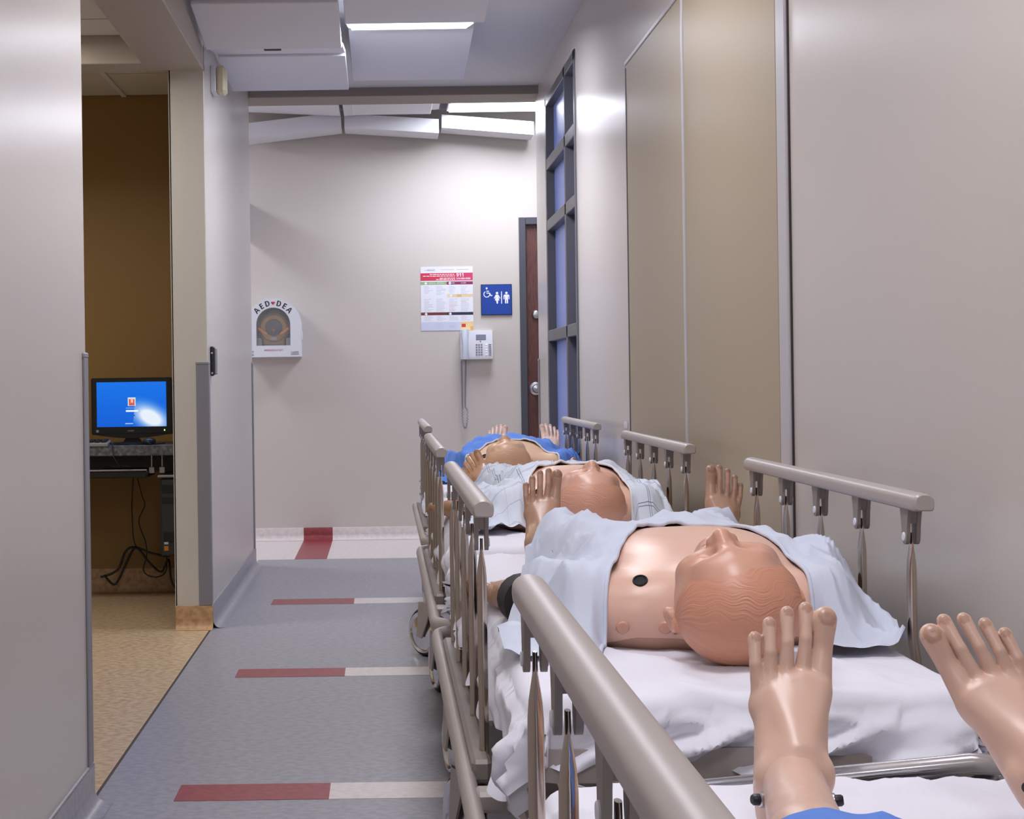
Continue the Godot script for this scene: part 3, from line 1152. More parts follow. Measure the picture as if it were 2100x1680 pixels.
func build_sign() -> void:
	var o := thing("restroom_sign", "square blue restroom sign with white wheelchair, woman and man symbols", "sign", V(0.765, 1.585, BACK))
	var b := MB.new()
	b.box(Vector3(0, 0, 0.006), Vector3(0.206, 0.206, 0.012), 0.002)
	obj("backing_plate", b, mats.sign_edge, o)
	b = MB.new()
	b.box(Vector3(0, 0, 0.0128), Vector3(0.197, 0.197, 0.002))
	var f := obj("face", b, mats.sign_blue, o)
	# picture units: sign crop of 640 x 640 pixels
	var u := 0.206 / 640.0
	var pp := func(x: float, y: float) -> Vector2: return Vector2((x - 1675.0) * u, (742.0 - y) * u)
	var man := MB.new()
	man.prism(shift(arc(0, 0, 26 * u, 0, 345, 20), pp.call(1881, 607)), 0.0136, 0.0146)
	man.prism(PackedVector2Array([pp.call(1835, 640), pp.call(1927, 640), pp.call(1942, 660), pp.call(1942, 735), pp.call(1926, 738), pp.call(1924, 680), pp.call(1915, 680), pp.call(1912, 822), pp.call(1888, 824), pp.call(1885, 745), pp.call(1877, 745), pp.call(1874, 824), pp.call(1850, 822), pp.call(1847, 680), pp.call(1838, 680), pp.call(1836, 738), pp.call(1820, 735), pp.call(1820, 660)]), 0.0136, 0.0146)
	obj("man_symbol", man, mats.ink_white, f)
	var wo := MB.new()
	wo.prism(shift(arc(0, 0, 26 * u, 0, 345, 20), pp.call(1686, 607)), 0.0136, 0.0146)
	wo.prism(PackedVector2Array([pp.call(1660, 640), pp.call(1712, 640), pp.call(1756, 712), pp.call(1742, 722), pp.call(1714, 680), pp.call(1734, 758), pp.call(1708, 760), pp.call(1704, 822), pp.call(1690, 828), pp.call(1676, 822), pp.call(1666, 760), pp.call(1640, 758), pp.call(1658, 680), pp.call(1632, 722), pp.call(1618, 712)]), 0.0136, 0.0146)
	obj("woman_symbol", wo, mats.ink_white, f)
	var dv := MB.new()
	dv.prism(PackedVector2Array([pp.call(1771, 572), pp.call(1789, 572), pp.call(1789, 826), pp.call(1771, 826)]), 0.0136, 0.0146)
	obj("divider_symbol", dv, mats.ink_white, f)
	var wc := MB.new()
	wc.prism(shift(arc(0, 0, 20 * u, 0, 345, 18), pp.call(1473, 506)), 0.0136, 0.0146)
	var path := []
	for k in 25:
		var g := deg_to_rad(lerpf(118, 365, k / 24.0))
		var c2: Vector2 = pp.call(1474, 628)
		path.append(Vector3(c2.x + 60 * u * cos(g), c2.y + 60 * u * sin(g), 0.0141))
	wc.tube(path, 9 * u, 0.0005, 8, true, Vector3.UP)
	for seg in [[[1470, 530], [1470, 606], [1534, 606], [1560, 664], [1588, 650]], [[1470, 568], [1520, 568]]]:
		var pth := []
		for q in seg:
			var c3: Vector2 = pp.call(q[0], q[1])
			pth.append(Vector3(c3.x, c3.y, 0.0141))
		for k in pth.size() - 1:
			wc.tube([pth[k], pth[k + 1]], 10 * u, 0.0005, 8, true, Vector3.UP)
	obj("wheelchair_symbol", wc, mats.ink_white, f)

func shift(ps: PackedVector2Array, by: Vector2) -> PackedVector2Array:
	var o := PackedVector2Array()
	for p in ps:
		o.append(p + by)
	return o

func build_phone() -> void:
	var o := thing("wall_phone", "pale grey corded phone on the end wall below the poster", "phone", V(0.625, 1.19, BACK))
	var b := MB.new()
	# wedge body: thicker at the bottom
	b.xf = Transform3D(Basis(Vector3.UP, PI / 2), Vector3(-0.105, 0, 0))
	b.prism(PackedVector2Array([Vector2(0, 0), Vector2(0, 0.19), Vector2(-0.045, 0.19), Vector2(-0.075, 0.02), Vector2(-0.07, 0)]), 0.0, 0.212)
	b.xf = Transform3D()
	obj("base", b, mats.white_plastic, o)
	var tilt := Basis(Vector3.RIGHT, -0.175)
	var face := func(x: float, y: float) -> Vector3: return Vector3(x, y, 0.0785 - (y - 0.01) * 0.178)
	b = MB.new()
	b.box(face.call(0.03, 0.145), Vector3(0.066, 0.036, 0.003), 0.001, tilt)
	obj("display", b, mats.key_grey, o)
	for r in 5:
		for cc in 3:
			b = MB.new()
			b.box(face.call(0.0 + cc * 0.0165, 0.095 - r * 0.0165), Vector3(0.011, 0.010, 0.004), 0.001, tilt)
			obj("key", b, mats.key_grey, o)
	for r in 5:
		b = MB.new()
		b.box(face.call(0.064, 0.095 - r * 0.0165), Vector3(0.013, 0.010, 0.004), 0.001, tilt)
		obj("key", b, mats.ink_white, o)
	for r in 6:
		b = MB.new()
		b.box(face.call(0.088, 0.095 - r * 0.0135), Vector3(0.018, 0.007, 0.004), 0.001, tilt)
		obj("key", b, mats.key_grey, o)
	b = MB.new()
	b.box(face.call(0.026, 0.117), Vector3(0.008, 0.008, 0.004), 0.001, tilt)
	obj("message_lamp", b, mats.ink_red, o)
	# handset
	b = MB.new()
	var path := []
	var ra := []
	var rb := []
	for k in 13:
		var t := k / 12.0
		var y := 0.0 + 0.192 * t
		var bow := sin(t * PI)
		path.append(Vector3(-0.076, y, 0.092 - 0.034 * t + 0.012 * bow))
		ra.append(0.026 - 0.006 * bow)
		rb.append(0.024 - 0.008 * bow)
	b.tube(path, ra, rb, 14)
	obj("handset", b, mats.pale_plastic, o)
	# curly cord: two strands meeting in a loop
	b = MB.new()
	var cen := []
	for k in 41:
		var t := k / 40.0
		if t < 0.42:
			cen.append(Vector3(-0.072 + 0.0 * t - 0.008 * t / 0.42, lerpf(-0.005, -0.33, t / 0.42), 0.03))
		elif t < 0.62:
			var g := (t - 0.42) / 0.2
			cen.append(Vector3(-0.082 + (0.022 * sin(g * PI * 2.0 - PI * 0.0) if false else 0.0) + 0.02 * sin((g - 0.5) * PI * -1.0) * (1.0 - absf(g - 0.5) * 0.2), -0.33 - 0.13 * sin(g * PI), 0.03))
		else:
			var g := (t - 0.62) / 0.38
			cen.append(Vector3(lerpf(-0.098, -0.1, g), lerpf(-0.33, -0.01, g), 0.03))
	var coil := []
	var turns := 90.0
	var steps := 900
	for k in steps + 1:
		var t := float(k) / steps
		var fi := t * 40.0
		var i0 := mini(int(fi), 39)
		var p: Vector3 = cen[i0].lerp(cen[i0 + 1], fi - i0)
		var g := turns * TAU * t
		coil.append(p + Vector3(0.0045 * cos(g), 0, 0.0045 * sin(g)))
	b.tube(coil, 0.0017, null, 5)
	obj("cord", b, mats.key_grey, o)

func build_left_wall_things() -> void:
	# cream box and black holder on the far left wall
	var o := thing("wall_sounder", "cream wall box high up beside the alcove header", "box", V(WL, 2.365, 7.72))
	var b := MB.new()
	b.box(Vector3(0.012, 0.06, 0), Vector3(0.024, 0.12, 0.12), 0.003)
	obj("back_box", b, mats.white_plastic, o)
	b = MB.new()
	b.box(Vector3(0.045, 0.06, 0), Vector3(0.044, 0.122, 0.118), 0.012)
	obj("cover", b, mats.cream_plastic, o)
	o = thing("wall_latch", "black metal door holder above the corner guard by the alcove", "latch", V(WL, 1.09, 7.5))
	b = MB.new()
	b.box(Vector3(0.008, 0.065, 0), Vector3(0.016, 0.13, 0.05), 0.005)
	obj("plate", b, mats.black_plastic, o)
	b = MB.new()
	b.box(Vector3(0.022, 0.065, -0.004), Vector3(0.014, 0.118, 0.032), 0.005)
	obj("catch", b, mats.grey_plastic, o)
	for y in [0.012, 0.1]:
		b = MB.new()
		b.xf = Transform3D(Basis(Vector3.RIGHT, PI / 2), Vector3(0.008, y, 0.024))
		b.lathe([Vector2(0, 0), Vector2(0.005, 0), Vector2(0.004, 0.003), Vector2(0, 0.004)], 10)
		obj("screw", b, mats.satin_metal, o)

func build_nook() -> void:
	# desk: worktop, side panel, keyboard tray
	var dz := 8.2
	var o := thing("computer_desk", "grey speckled desk with a keyboard tray in the alcove", "desk", V(-1.45, 0, 8.4))
	var b := MB.new()
	b.box(Vector3(0, 0.742, 0.0), Vector3(1.02, 0.05, 0.56), 0.004)
	obj("worktop", b, mats.desk_top, o)
	b = MB.new()
	b.box(Vector3(-0.48, 0.36, 0), Vector3(0.03, 0.72, 0.5), 0.003)
	obj("side_panel", b, mats.dark_grey_plastic, o)
	b = MB.new()
	b.box(Vector3(0.0, 0.665, -0.26), Vector3(0.98, 0.1, 0.02), 0.002)
	obj("back_rail", b, mats.dark_grey_plastic, o)
	b = MB.new()
	b.box(Vector3(-0.1, 0.628, 0.12), Vector3(0.84, 0.035, 0.3), 0.006)
	var tray := obj("keyboard_tray", b, mats.black_plastic, o)
	b = MB.new()
	b.box(Vector3(-0.1, 0.648, 0.265), Vector3(0.84, 0.008, 0.02), 0.003)
	obj("tray_edge", b, mats.grey_plastic, tray)
	for x in [0.335, 0.385]:
		b = MB.new()
		b.box(Vector3(x, 0.68, 0.2), Vector3(0.006, 0.075, 0.02), 0.001)
		b.box(Vector3(x, 0.645, 0.2), Vector3(0.026, 0.03, 0.03), 0.002)
		obj("tray_bracket", b, mats.satin_metal, o)
	b = MB.new()
	b.tube([Vector3(-0.1, 0.71, 0.22), Vector3(0.02, 0.66, 0.23), Vector3(0.08, 0.655, 0.22), Vector3(0.14, 0.66, 0.21)], 0.004, null, 6)
	obj("tray_cable", b, mats.black_plastic, tray)
	# monitor
	var mo := thing("monitor", "black flat monitor showing a blue login screen on the desk", "monitor", V(-1.215, 0.767, 8.26))
	b = MB.new()
	b.box(Vector3(0, 0.185, 0.0), Vector3(0.39, 0.275, 0.035), 0.006)
	var low := []
	for k in 13:
		var x := lerpf(-0.19, 0.19, k / 12.0)
		low.append(Vector2(x, 0.05 - 0.02 * cos(x / 0.19 * PI / 2)))
	var bp := PackedVector2Array()
	for p in low:
		bp.append(p)
	bp.append(Vector2(0.19, 0.06))
	bp.append(Vector2(-0.19, 0.06))
	b.prism(bp, -0.014, 0.016)
	obj("bezel", b, mats.black_plastic, mo)
	b = MB.new()
	b.box(Vector3(0, 0.02, -0.02), Vector3(0.06, 0.1, 0.02), 0.004)
	b.prism(PackedVector2Array([Vector2(-0.03, 0.034), Vector2(0.03, 0.034), Vector2(0.05, 0.006), Vector2(-0.05, 0.006)]), -0.01, 0.005)
	obj("stand", b, mats.black_plastic, mo)
	b = MB.new()
	b.xf = Transform3D(Basis().scaled(Vector3(1, 1, 0.75)), Vector3(0, 0, 0.0))
	b.lathe([Vector2(0, 0), Vector2(0.105, 0), Vector2(0.105, 0.005), Vector2(0.09, 0.011), Vector2(0, 0.014)], 28)
	obj("foot", b, mats.black_plastic, mo)
	var im := Image.create(340, 220, false, Image.FORMAT_RGB8)
	for y in 220:
		for x in 340:
			var c := rgb(22, 116, 232).lerp(rgb(16, 96, 214), y / 220.0)
			var px := (x - 262.0) / 120.0
			var py := (y - 175.0) / 92.0
			var rr := sqrt(px * px + py * py + px * py * -0.9)
			var wv := clampf(1.15 - rr, 0.0, 1.0)
			if x > 190.0 - (y - 60) * 0.1:
				c = c.lerp(rgb(232, 240, 252), clampf(wv * wv * 1.5, 0, 1))
			im.set_pixel(x, y, c)
	im.fill_rect(Rect2i(152, 76, 38, 42), rgb(220, 226, 236))
	im.fill_rect(Rect2i(157, 84, 28, 32), rgb(214, 96, 84))
	im.fill_rect(Rect2i(166, 80, 12, 22), rgb(236, 190, 176))
	im.fill_rect(Rect2i(142, 138, 60, 9), rgb(240, 244, 250))
	im.fill_rect(Rect2i(142, 126, 46, 4), rgb(120, 176, 244))
	im.fill_rect(Rect2i(178, 162, 8, 5), rgb(40, 70, 120))
	im.fill_rect(Rect2i(138, 202, 38, 5), rgb(170, 204, 244))
	var sm := mat("screen_print", Color.BLACK, 0.25)
	sm.emission_enabled = true
	sm.emission = Color.WHITE
	sm.emission_operator = BaseMaterial3D.EMISSION_OP_MULTIPLY
	sm.emission_texture = ImageTexture.create_from_image(im)
	sm.emission_energy_multiplier = 1.0
	b = MB.new()
	b.quad_uv(Vector3(-0.168, 0.302, 0.0182), Vector3(0.168, 0.302, 0.0182), Vector3(0.168, 0.086, 0.0182), Vector3(-0.168, 0.086, 0.0182), Vector3.BACK)
	obj("screen", b, sm, mo)
	var ml := AreaLight3D.new()
	ml.name = "screen_light"
	ml.area_size = Vector2(0.33, 0.21)
	ml.area_normalize_energy = true
	ml.light_energy = 0.025
	ml.light_color = rgb(70, 140, 255)
	ml.shadow_enabled = true
	ml.position = Vector3(0, 0.194, 0.022)
	ml.rotation.y = PI
	mo.add_child(ml)
	text("lettering", "SHARP", 0.008, mats.grey_plastic, mo, Vector3(-0.005, 0.066, 0.018))
	b = MB.new()
	b.box(Vector3(0.158, 0.068, 0.0178), Vector3(0.006, 0.008, 0.002))
	obj("power_light", b, glow("power_glow", rgb(170, 255, 60), 1.0), mo)
	b = MB.new()
	b.box(Vector3(-0.166, 0.066, 0.0178), Vector3(0.012, 0.012, 0.002))
	obj("sticker", b, mats.grey_plastic, mo)
	b = MB.new()
	b.tube([Vector3(0.19, 0.06, -0.015), Vector3(0.215, 0.045, -0.02), Vector3(0.24, 0.05, -0.03), Vector3(0.3, 0.04, -0.06)], 0.003, null, 6)
	b.tube([Vector3(0.19, 0.055, -0.015), Vector3(0.22, 0.035, -0.02), Vector3(0.3, 0.045, -0.06)], 0.003, null, 6)
	obj("video_cable", b, mats.black_plastic, mo)
	# keyboard and mouse
	var kb := thing("keyboard", "silver and black keyboard on the desk beside the monitor", "keyboard", V(-1.53, 0.767, 8.16))
	b = MB.new()
	b.box(Vector3(0, 0.01, 0), Vector3(0.44, 0.018, 0.1), 0.004, Basis(Vector3.RIGHT, 0.1))
	obj("body", b, mats.grey_plastic, kb)
	for r in 4:
		for k in 14:
			b = MB.new()
			b.box(Vector3(-0.2 + k * 0.0305, 0.025 + 0.0 - r * 0.0022, -0.035 + r * 0.022), Vector3(0.025, 0.01, 0.018), 0.003)
			obj("key", b, mats.black_plastic, kb)
	b = MB.new()
	b.tube([Vector3(0.21, 0.01, -0.02), Vector3(0.235, 0.008, 0.02), Vector3(0.24, 0.0035, 0.04), Vector3(0.25, -0.05, 0.085), Vector3(0.27, -0.09, 0.07), Vector3(0.32, -0.1, 0.04)], 0.003, null, 6)
	obj("cord", b, mats.black_plastic, kb)
	var ms := thing("mouse", "black computer mouse on the desk beside the monitor foot", "mouse", V(-1.125, 0.767, 8.2))
	var mn := net([[Vector3(0, 0.012, 0), Vector3(0.032, 0.021, 0.05), 0.0, 0]], Vector3(-0.04, -0.002, -0.06), Vector3(0.04, 0.04, 0.06), 0.005)
	b = MB.new()
	b.add(mn, Transform3D())
	obj("shell", b, mats.black_plastic, ms)
	b = MB.new()
	b.tube([Vector3(0.0, 0.012, 0.048), Vector3(0.012, 0.0035, 0.06), Vector3(0.035, 0.0035, 0.05), Vector3(0.05, 0.0035, -0.02), Vector3(0.06, 0.0035, -0.1)], 0.0025, null, 6)
	obj("cord", b, mats.black_plastic, ms)
	# tower
	var tw := thing("computer_tower", "dark grey computer tower hung under the desk at the wall end", "computer", V(-0.985, 0.225, 8.33))
	b = MB.new()
	b.box(Vector3(0, 0.195, -0.02), Vector3(0.18, 0.375, 0.36), 0.01)
	obj("case", b, mats.dark_grey_plastic, tw)
	b = MB.new()
	b.box(Vector3(0, 0.39, -0.02), Vector3(0.2, 0.012, 0.38), 0.004)
	obj("top_cover", b, mats.grey_plastic, tw)
	for q in [[0.0, 0.33, 0.16, 0.04], [0.0, 0.275, 0.16, 0.03], [0.03, 0.25, 0.07, 0.012], [0.0, 0.1, 0.15, 0.05]]:
		b = MB.new()
		b.box(Vector3(q[0], q[1], 0.161), Vector3(q[2], q[3], 0.005), 0.002)
		obj("drive_cover", b, mats.black_plastic, tw)
	b = MB.new()
	b.xf = Transform3D(Basis(Vector3.RIGHT, PI / 2), Vector3(0.0, 0.19, 0.16))
	b.lathe([Vector2(0, 0), Vector2(0.018, 0), Vector2(0.018, 0.004), Vector2(0.014, 0.006), Vector2(0, 0.006)], 20)
	obj("round_badge", b, mats.satin_metal, tw)
	b = MB.new()
	b.box(Vector3(-0.002, 0.225, 0.163), Vector3(0.006, 0.006, 0.002))
	obj("power_light", b, glow("tower_glow", rgb(90, 255, 90), 1.0), tw)
	for q in [[0.075, mats.pale_plastic], [0.045, mats.aed_orange]]:
		b = MB.new()
		b.box(Vector3(-0.062, q[0], 0.1612), Vector3(0.02, 0.022, 0.002))
		obj("sticker", b, q[1], tw)
	# loose cables under the desk
	var cables := [
		[[[-1.25, 0.6, 8.5], [-1.262, 0.45, 8.52], [-1.262, 0.3, 8.55], [-1.245, 0.24, 8.55]], "thin black cable hanging straight down under the desk"],
		[[[-1.232, 0.6, 8.5], [-1.21, 0.5, 8.52], [-1.2, 0.45, 8.54], [-1.232, 0.37, 8.55], [-1.2, 0.27, 8.55], [-1.195, 0.2, 8.55], [-1.21, 0.12, 8.55], [-1.15, 0.09, 8.55], [-1.1, 0.12, 8.55], [-1.09, 0.2, 8.5]], "thin black wavy cable hanging under the desk"],
		[[[-1.42, 0.1, 8.5], [-1.34, 0.13, 8.53], [-1.3, 0.22, 8.55], [-1.25, 0.24, 8.55], [-1.17, 0.21, 8.55], [-1.08, 0.2, 8.5], [-1.05, 0.23, 8.46]], "thick black power cable bundled under the desk"],
		[[[-1.4, 0.11, 8.5], [-1.36, 0.06, 8.52], [-1.33, 0.09, 8.53], [-1.28, 0.2, 8.55], [-1.24, 0.235, 8.54], [-1.18, 0.16, 8.55], [-1.12, 0.12, 8.53], [-1.08, 0.18, 8.5], [-1.06, 0.08, 8.45], [-1.02, 0.04, 8.45], [-0.97, 0.06, 8.48], [-1.0, 0.16, 8.45], [-1.02, 0.23, 8.45]], "looped black cable behind the computer tower"]]
	for q in cables:
		var cv := Curve3D.new()
		for p in q[0]:
			cv.add_point(V(p[0], p[1], p[2]))
		for k in range(1, cv.point_count - 1):
			var t := (cv.get_point_position(k + 1) - cv.get_point_position(k - 1)) * 0.2
			cv.set_point_in(k, -t)
			cv.set_point_out(k, t)
		b = MB.new()
		var pts := []
		for p in cv.tessellate(4, 6):
			pts.append(p)
		b.tube(pts, 0.003 if q[1].begins_with("thin") else 0.006, null, 6)
		tag(obj("cable", b, mats.black_plastic), q[1], "cable", "cables under the desk")

# ------------------------------------------------------------------ stretchers
const MID := 0.94       # half the length; local z = MID - w, w measured from the head end
const MAT_TOP := 0.64   # top of the mattress
const RAIL_TOP := 0.88

func L(x: float, y: float, w: float) -> Vector3:
	return Vector3(x, y, MID - w)

func round_loop(hx: float, w0: float, w1: float, y: float, r: float) -> Array:
	var ps := []
	for q in [[hx - r, w1 - r, 0.0], [-hx + r, w1 - r, 90.0], [-hx + r, w0 + r, 180.0], [hx - r, w0 + r, 270.0]]:
		for k in 9:
			var g := deg_to_rad(q[2] + 90.0 * k / 8.0)
			ps.append(L(q[0] + r * cos(g), y, q[1] + r * sin(g)))
	return ps

func bracket_mesh() -> ArrayMesh:
	# tapered clevis hanging under the hand rail, slotted for the post
	var b := MB.new()
	for s in [-1.0, 1.0]:
		b.xf = Transform3D(Basis(Vector3.UP, PI / 2), Vector3(s * 0.012 - 0.0045, 0, 0))
		var ps := PackedVector2Array([Vector2(-0.033, 0.0), Vector2(0.033, 0.0), Vector2(0.027, -0.018), Vector2(0.0215, -0.04), Vector2(0.0195, -0.062)])
		ps.append_array(arc(0, -0.066, 0.0185, 0, -180, 8))
		ps.append_array(PackedVector2Array([Vector2(-0.0195, -0.062), Vector2(-0.0215, -0.04), Vector2(-0.027, -0.018)]))
		b.prism(ps, 0.0, 0.009)
	b.xf = Transform3D(Basis(Vector3.UP, PI / 2), Vector3(-0.01, 0, 0))
	b.prism(PackedVector2Array([Vector2(-0.03, 0.002), Vector2(0.03, 0.002), Vector2(0.024, -0.022), Vector2(0.02, -0.034), Vector2(-0.02, -0.034), Vector2(-0.024, -0.022)]), 0.0, 0.02)
	b.xf = Transform3D()
	return scaled(b, 0.66)

func scaled(b: MB, k: float) -> ArrayMesh:
	for i in b.v.size():
		b.v[i] *= k
	return b.mesh()

func pivot_mesh(s: float) -> ArrayMesh:
	var b := MB.new()
	b.xf = Transform3D(Basis(Vector3.BACK, -s * PI / 2), Vector3(s * 0.0165, -0.066, 0))
	b.lathe([Vector2(0, 0), Vector2(0.0105, 0), Vector2(0.0105, 0.002), Vector2(0.009, 0.0035), Vector2(0, 0.004)], 18)
	return scaled(b, 0.66)

func post_mesh(bend: float) -> ArrayMesh:
	# chrome post: flat at the top where the pivot pin passes, round below, kinked outwards at the foot
	var b := MB.new()
	var path := []
	var ra := []
	var rb := []
	var k := 0.68
	for q in [[0.0, 0.0035, 0.009], [-0.012, 0.0035, 0.0125], [-0.03, 0.0038, 0.0125], [-0.046, 0.0065, 0.0125], [-0.066, 0.0095, 0.012], [-0.09, 0.0112, 0.0118], [-0.14, 0.0115, 0.0115], [-0.2, 0.0115, 0.0115], [-0.24, 0.0115, 0.0115], [-0.275, 0.0115, 0.0115], [-0.36, 0.0115, 0.0115], [-0.52, 0.0115, 0.0115]]:
		var y: float = q[0] * k
		var kx := clampf((-y - 0.16) / 0.08, 0.0, 1.0)
		path.append(Vector3(bend * kx * kx * (3.0 - 2.0 * kx), y, 0))
		ra.append(q[1] * k)
		rb.append(q[2] * k)
	b.tube(path, ra, rb, 14)
	return b.mesh()

func rail_mesh(w0: float, w1: float) -> ArrayMesh:
	# hand rail: domed top, flat underside, softened ends
	var prof := []
	for k in 15:
		var g := PI * k / 14.0
		prof.append(Vector2(0.0165 * cos(g), -0.0125 + 0.0125 * sin(g)))
	prof.append_array([Vector2(-0.0167, -0.018), Vector2(-0.0158, -0.025), Vector2(-0.013, -0.028), Vector2(0.013, -0.028), Vector2(0.0158, -0.025), Vector2(0.0167, -0.018)])
	var b := MB.new()
	var rows := []
	for q in [[w0, 0.8], [w0 + 0.004, 0.94], [w0 + 0.012, 1.0], [w0 + 0.05, 1.0], [w1 - 0.05, 1.0], [w1 - 0.012, 1.0], [w1 - 0.004, 0.94], [w1, 0.8]]:
		var r := PackedVector3Array()
		for p: Vector2 in prof:
			r.append(L(p.x * q[1], -0.014 + (p.y + 0.014) * q[1], q[0]))
		rows.append(r)
	b.grid(rows, true, -1.0)
	for e in [[0, 1.0], [7, -1.0]]:
		var ps := []
		for p in rows[e[0]]:
			ps.append(p)
		b.poly(ps, Vector3(0, 0, e[1]))
	# seam of the end caps
	return b.mesh()

func rail_joint(w: float) -> ArrayMesh:
	var b := MB.new()
	b.box(L(0, -0.0435, w), Vector3(0.05, 0.006, 0.03), 0.002)
	return b.mesh()

func make_stretcher(label: String, xc: float, z0: float, casters: Array, parts: Dictionary) -> Node3D:
	var t := thing("stretcher", label, "stretcher", V(xc, 0, z0 + MID), "stretchers lined up along the right wall")
	var b := MB.new()
	# deck with rounded corners
	var deck := PackedVector2Array()
	for q in [[0.31 - 0.06, 1.87 - 0.06, 0.0], [-0.25, 1.81, 90.0], [-0.25, 0.07, 180.0], [0.25, 0.07, 270.0]]:
		for k in 7:
			var g := deg_to_rad(q[2] + 90.0 * k / 6.0)
			deck.append(Vector2(q[0] + 0.06 * cos(g), q[1] + 0.06 * sin(g) - MID))
	b.xf = Transform3D(Basis(Vector3.RIGHT, -PI / 2), Vector3(0, 0.533 + parts.dy, 0))
	b.prism(deck, 0.0, 0.044)
	b.xf = Transform3D()
	obj("deck", b, mats.bed_beige, t)
	# bumper loop
	b = MB.new()
	var lp := round_loop(0.365, -0.02, 1.885, 0.45, 0.07)
	lp.append(lp[0])
	lp.append(lp[1])
	b.tube(lp, 0.014, 0.022, 12, false, Vector3.RIGHT)
	obj("bumper", b, mats.bed_beige, t)
	for w in [0.25, 0.95, 1.62]:
		b = MB.new()
		b.box(L(0, 0.455, w), Vector3(0.72, 0.03, 0.05), 0.006)
		obj("cross_bar", b, mats.bed_beige, t)
	for s in [-1.0, 1.0]:
		b = MB.new()
		b.box(L(s * 0.22, 0.5 + parts.dy * 0.5, 0.94), Vector3(0.04, 0.066 + parts.dy, 1.7), 0.006)
		obj("frame_rail", b, mats.bed_beige, t)
	# lift columns and base
	for w in [0.5, 1.38]:
		b = MB.new()
		b.xf = Transform3D(Basis(), L(0, 0.19, w))
		b.lathe([Vector2(0, 0), Vector2(0.062, 0), Vector2(0.062, 0.14), Vector2(0.045, 0.145), Vector2(0.045, 0.27), Vector2(0, 0.27)], 20)
		obj("lift_column", b, mats.bed_beige, t)
	b = MB.new()
	b.box(L(0, 0.185, 0.94), Vector3(0.46, 0.05, 1.5), 0.012)
	obj("base_cover", b, mats.bed_beige, t)
	for w in [parts.w_head, 1.55]:
		b = MB.new()
		b.box(L(0, 0.225, w), Vector3(0.66, 0.04, 0.07), 0.01)
		obj("axle_beam", b, mats.bed_beige, t)
	# head end push handle
	var hz: float = parts.handle
	b = MB.new()
	b.tube([L(-0.25, 0.53, 0.06), L(-0.25, 0.53, hz + 0.06), L(-0.235, 0.535, hz + 0.015), L(-0.2, 0.538, hz), L(0.1, 0.563, hz), L(0.24, 0.575, hz), L(0.28, 0.57, hz + 0.015), L(0.295, 0.555, hz + 0.06), L(0.295, 0.53, 0.06)], 0.0135, null, 14)
	obj("push_handle", b, mats.bright_chrome, t)
	# casters
	var spots := [[-0.335 if parts.w_head < 0.2 else -0.3, parts.w_head], [0.3, parts.w_head], [-0.3, 1.55], [0.3, 1.55]]
	for i in 4:
		var c := Node3D.new()
		c.name = "caster"
		t.add_child(c, true)
		c.position = L(spots[i][0], 0, spots[i][1])
		c.rotation.y = deg_to_rad(casters[i])
		for k in parts.caster.size():
			put(parts.caster_names[k], parts.caster[k], parts.caster_mats[k], c)
	# side rails
	for s in [-1.0, 1.0]:
		var r := put("side_rail", parts.rail, mats.bed_rail, t)
		r.position = Vector3(s * 0.335, RAIL_TOP, 0)
		for k in 5:
			var w := 0.44 + 0.275 * k
			var br := put("bracket", parts.bracket, mats.bed_bracket, r)
			br.position = L(0, -0.028, w)
			for q in [-1.0, 1.0]:
				var pv := put("pivot_cap", parts.pivot_r if q > 0 else parts.pivot_l, mats.white_plastic, r)
				pv.position = L(0, -0.028, w)
			var ps := put("post", parts.post_out if s > 0 else parts.post_in, mats.chrome, r)
			ps.position = L(0, -0.028 - 0.037, w)
		var lb := MB.new()
		lb.box(L(s * 0.008, -0.413, 0.99), Vector3(0.03, 0.035, 1.24), 0.006)
		obj("lower_bar", lb, mats.bed_bracket, r)
	return t

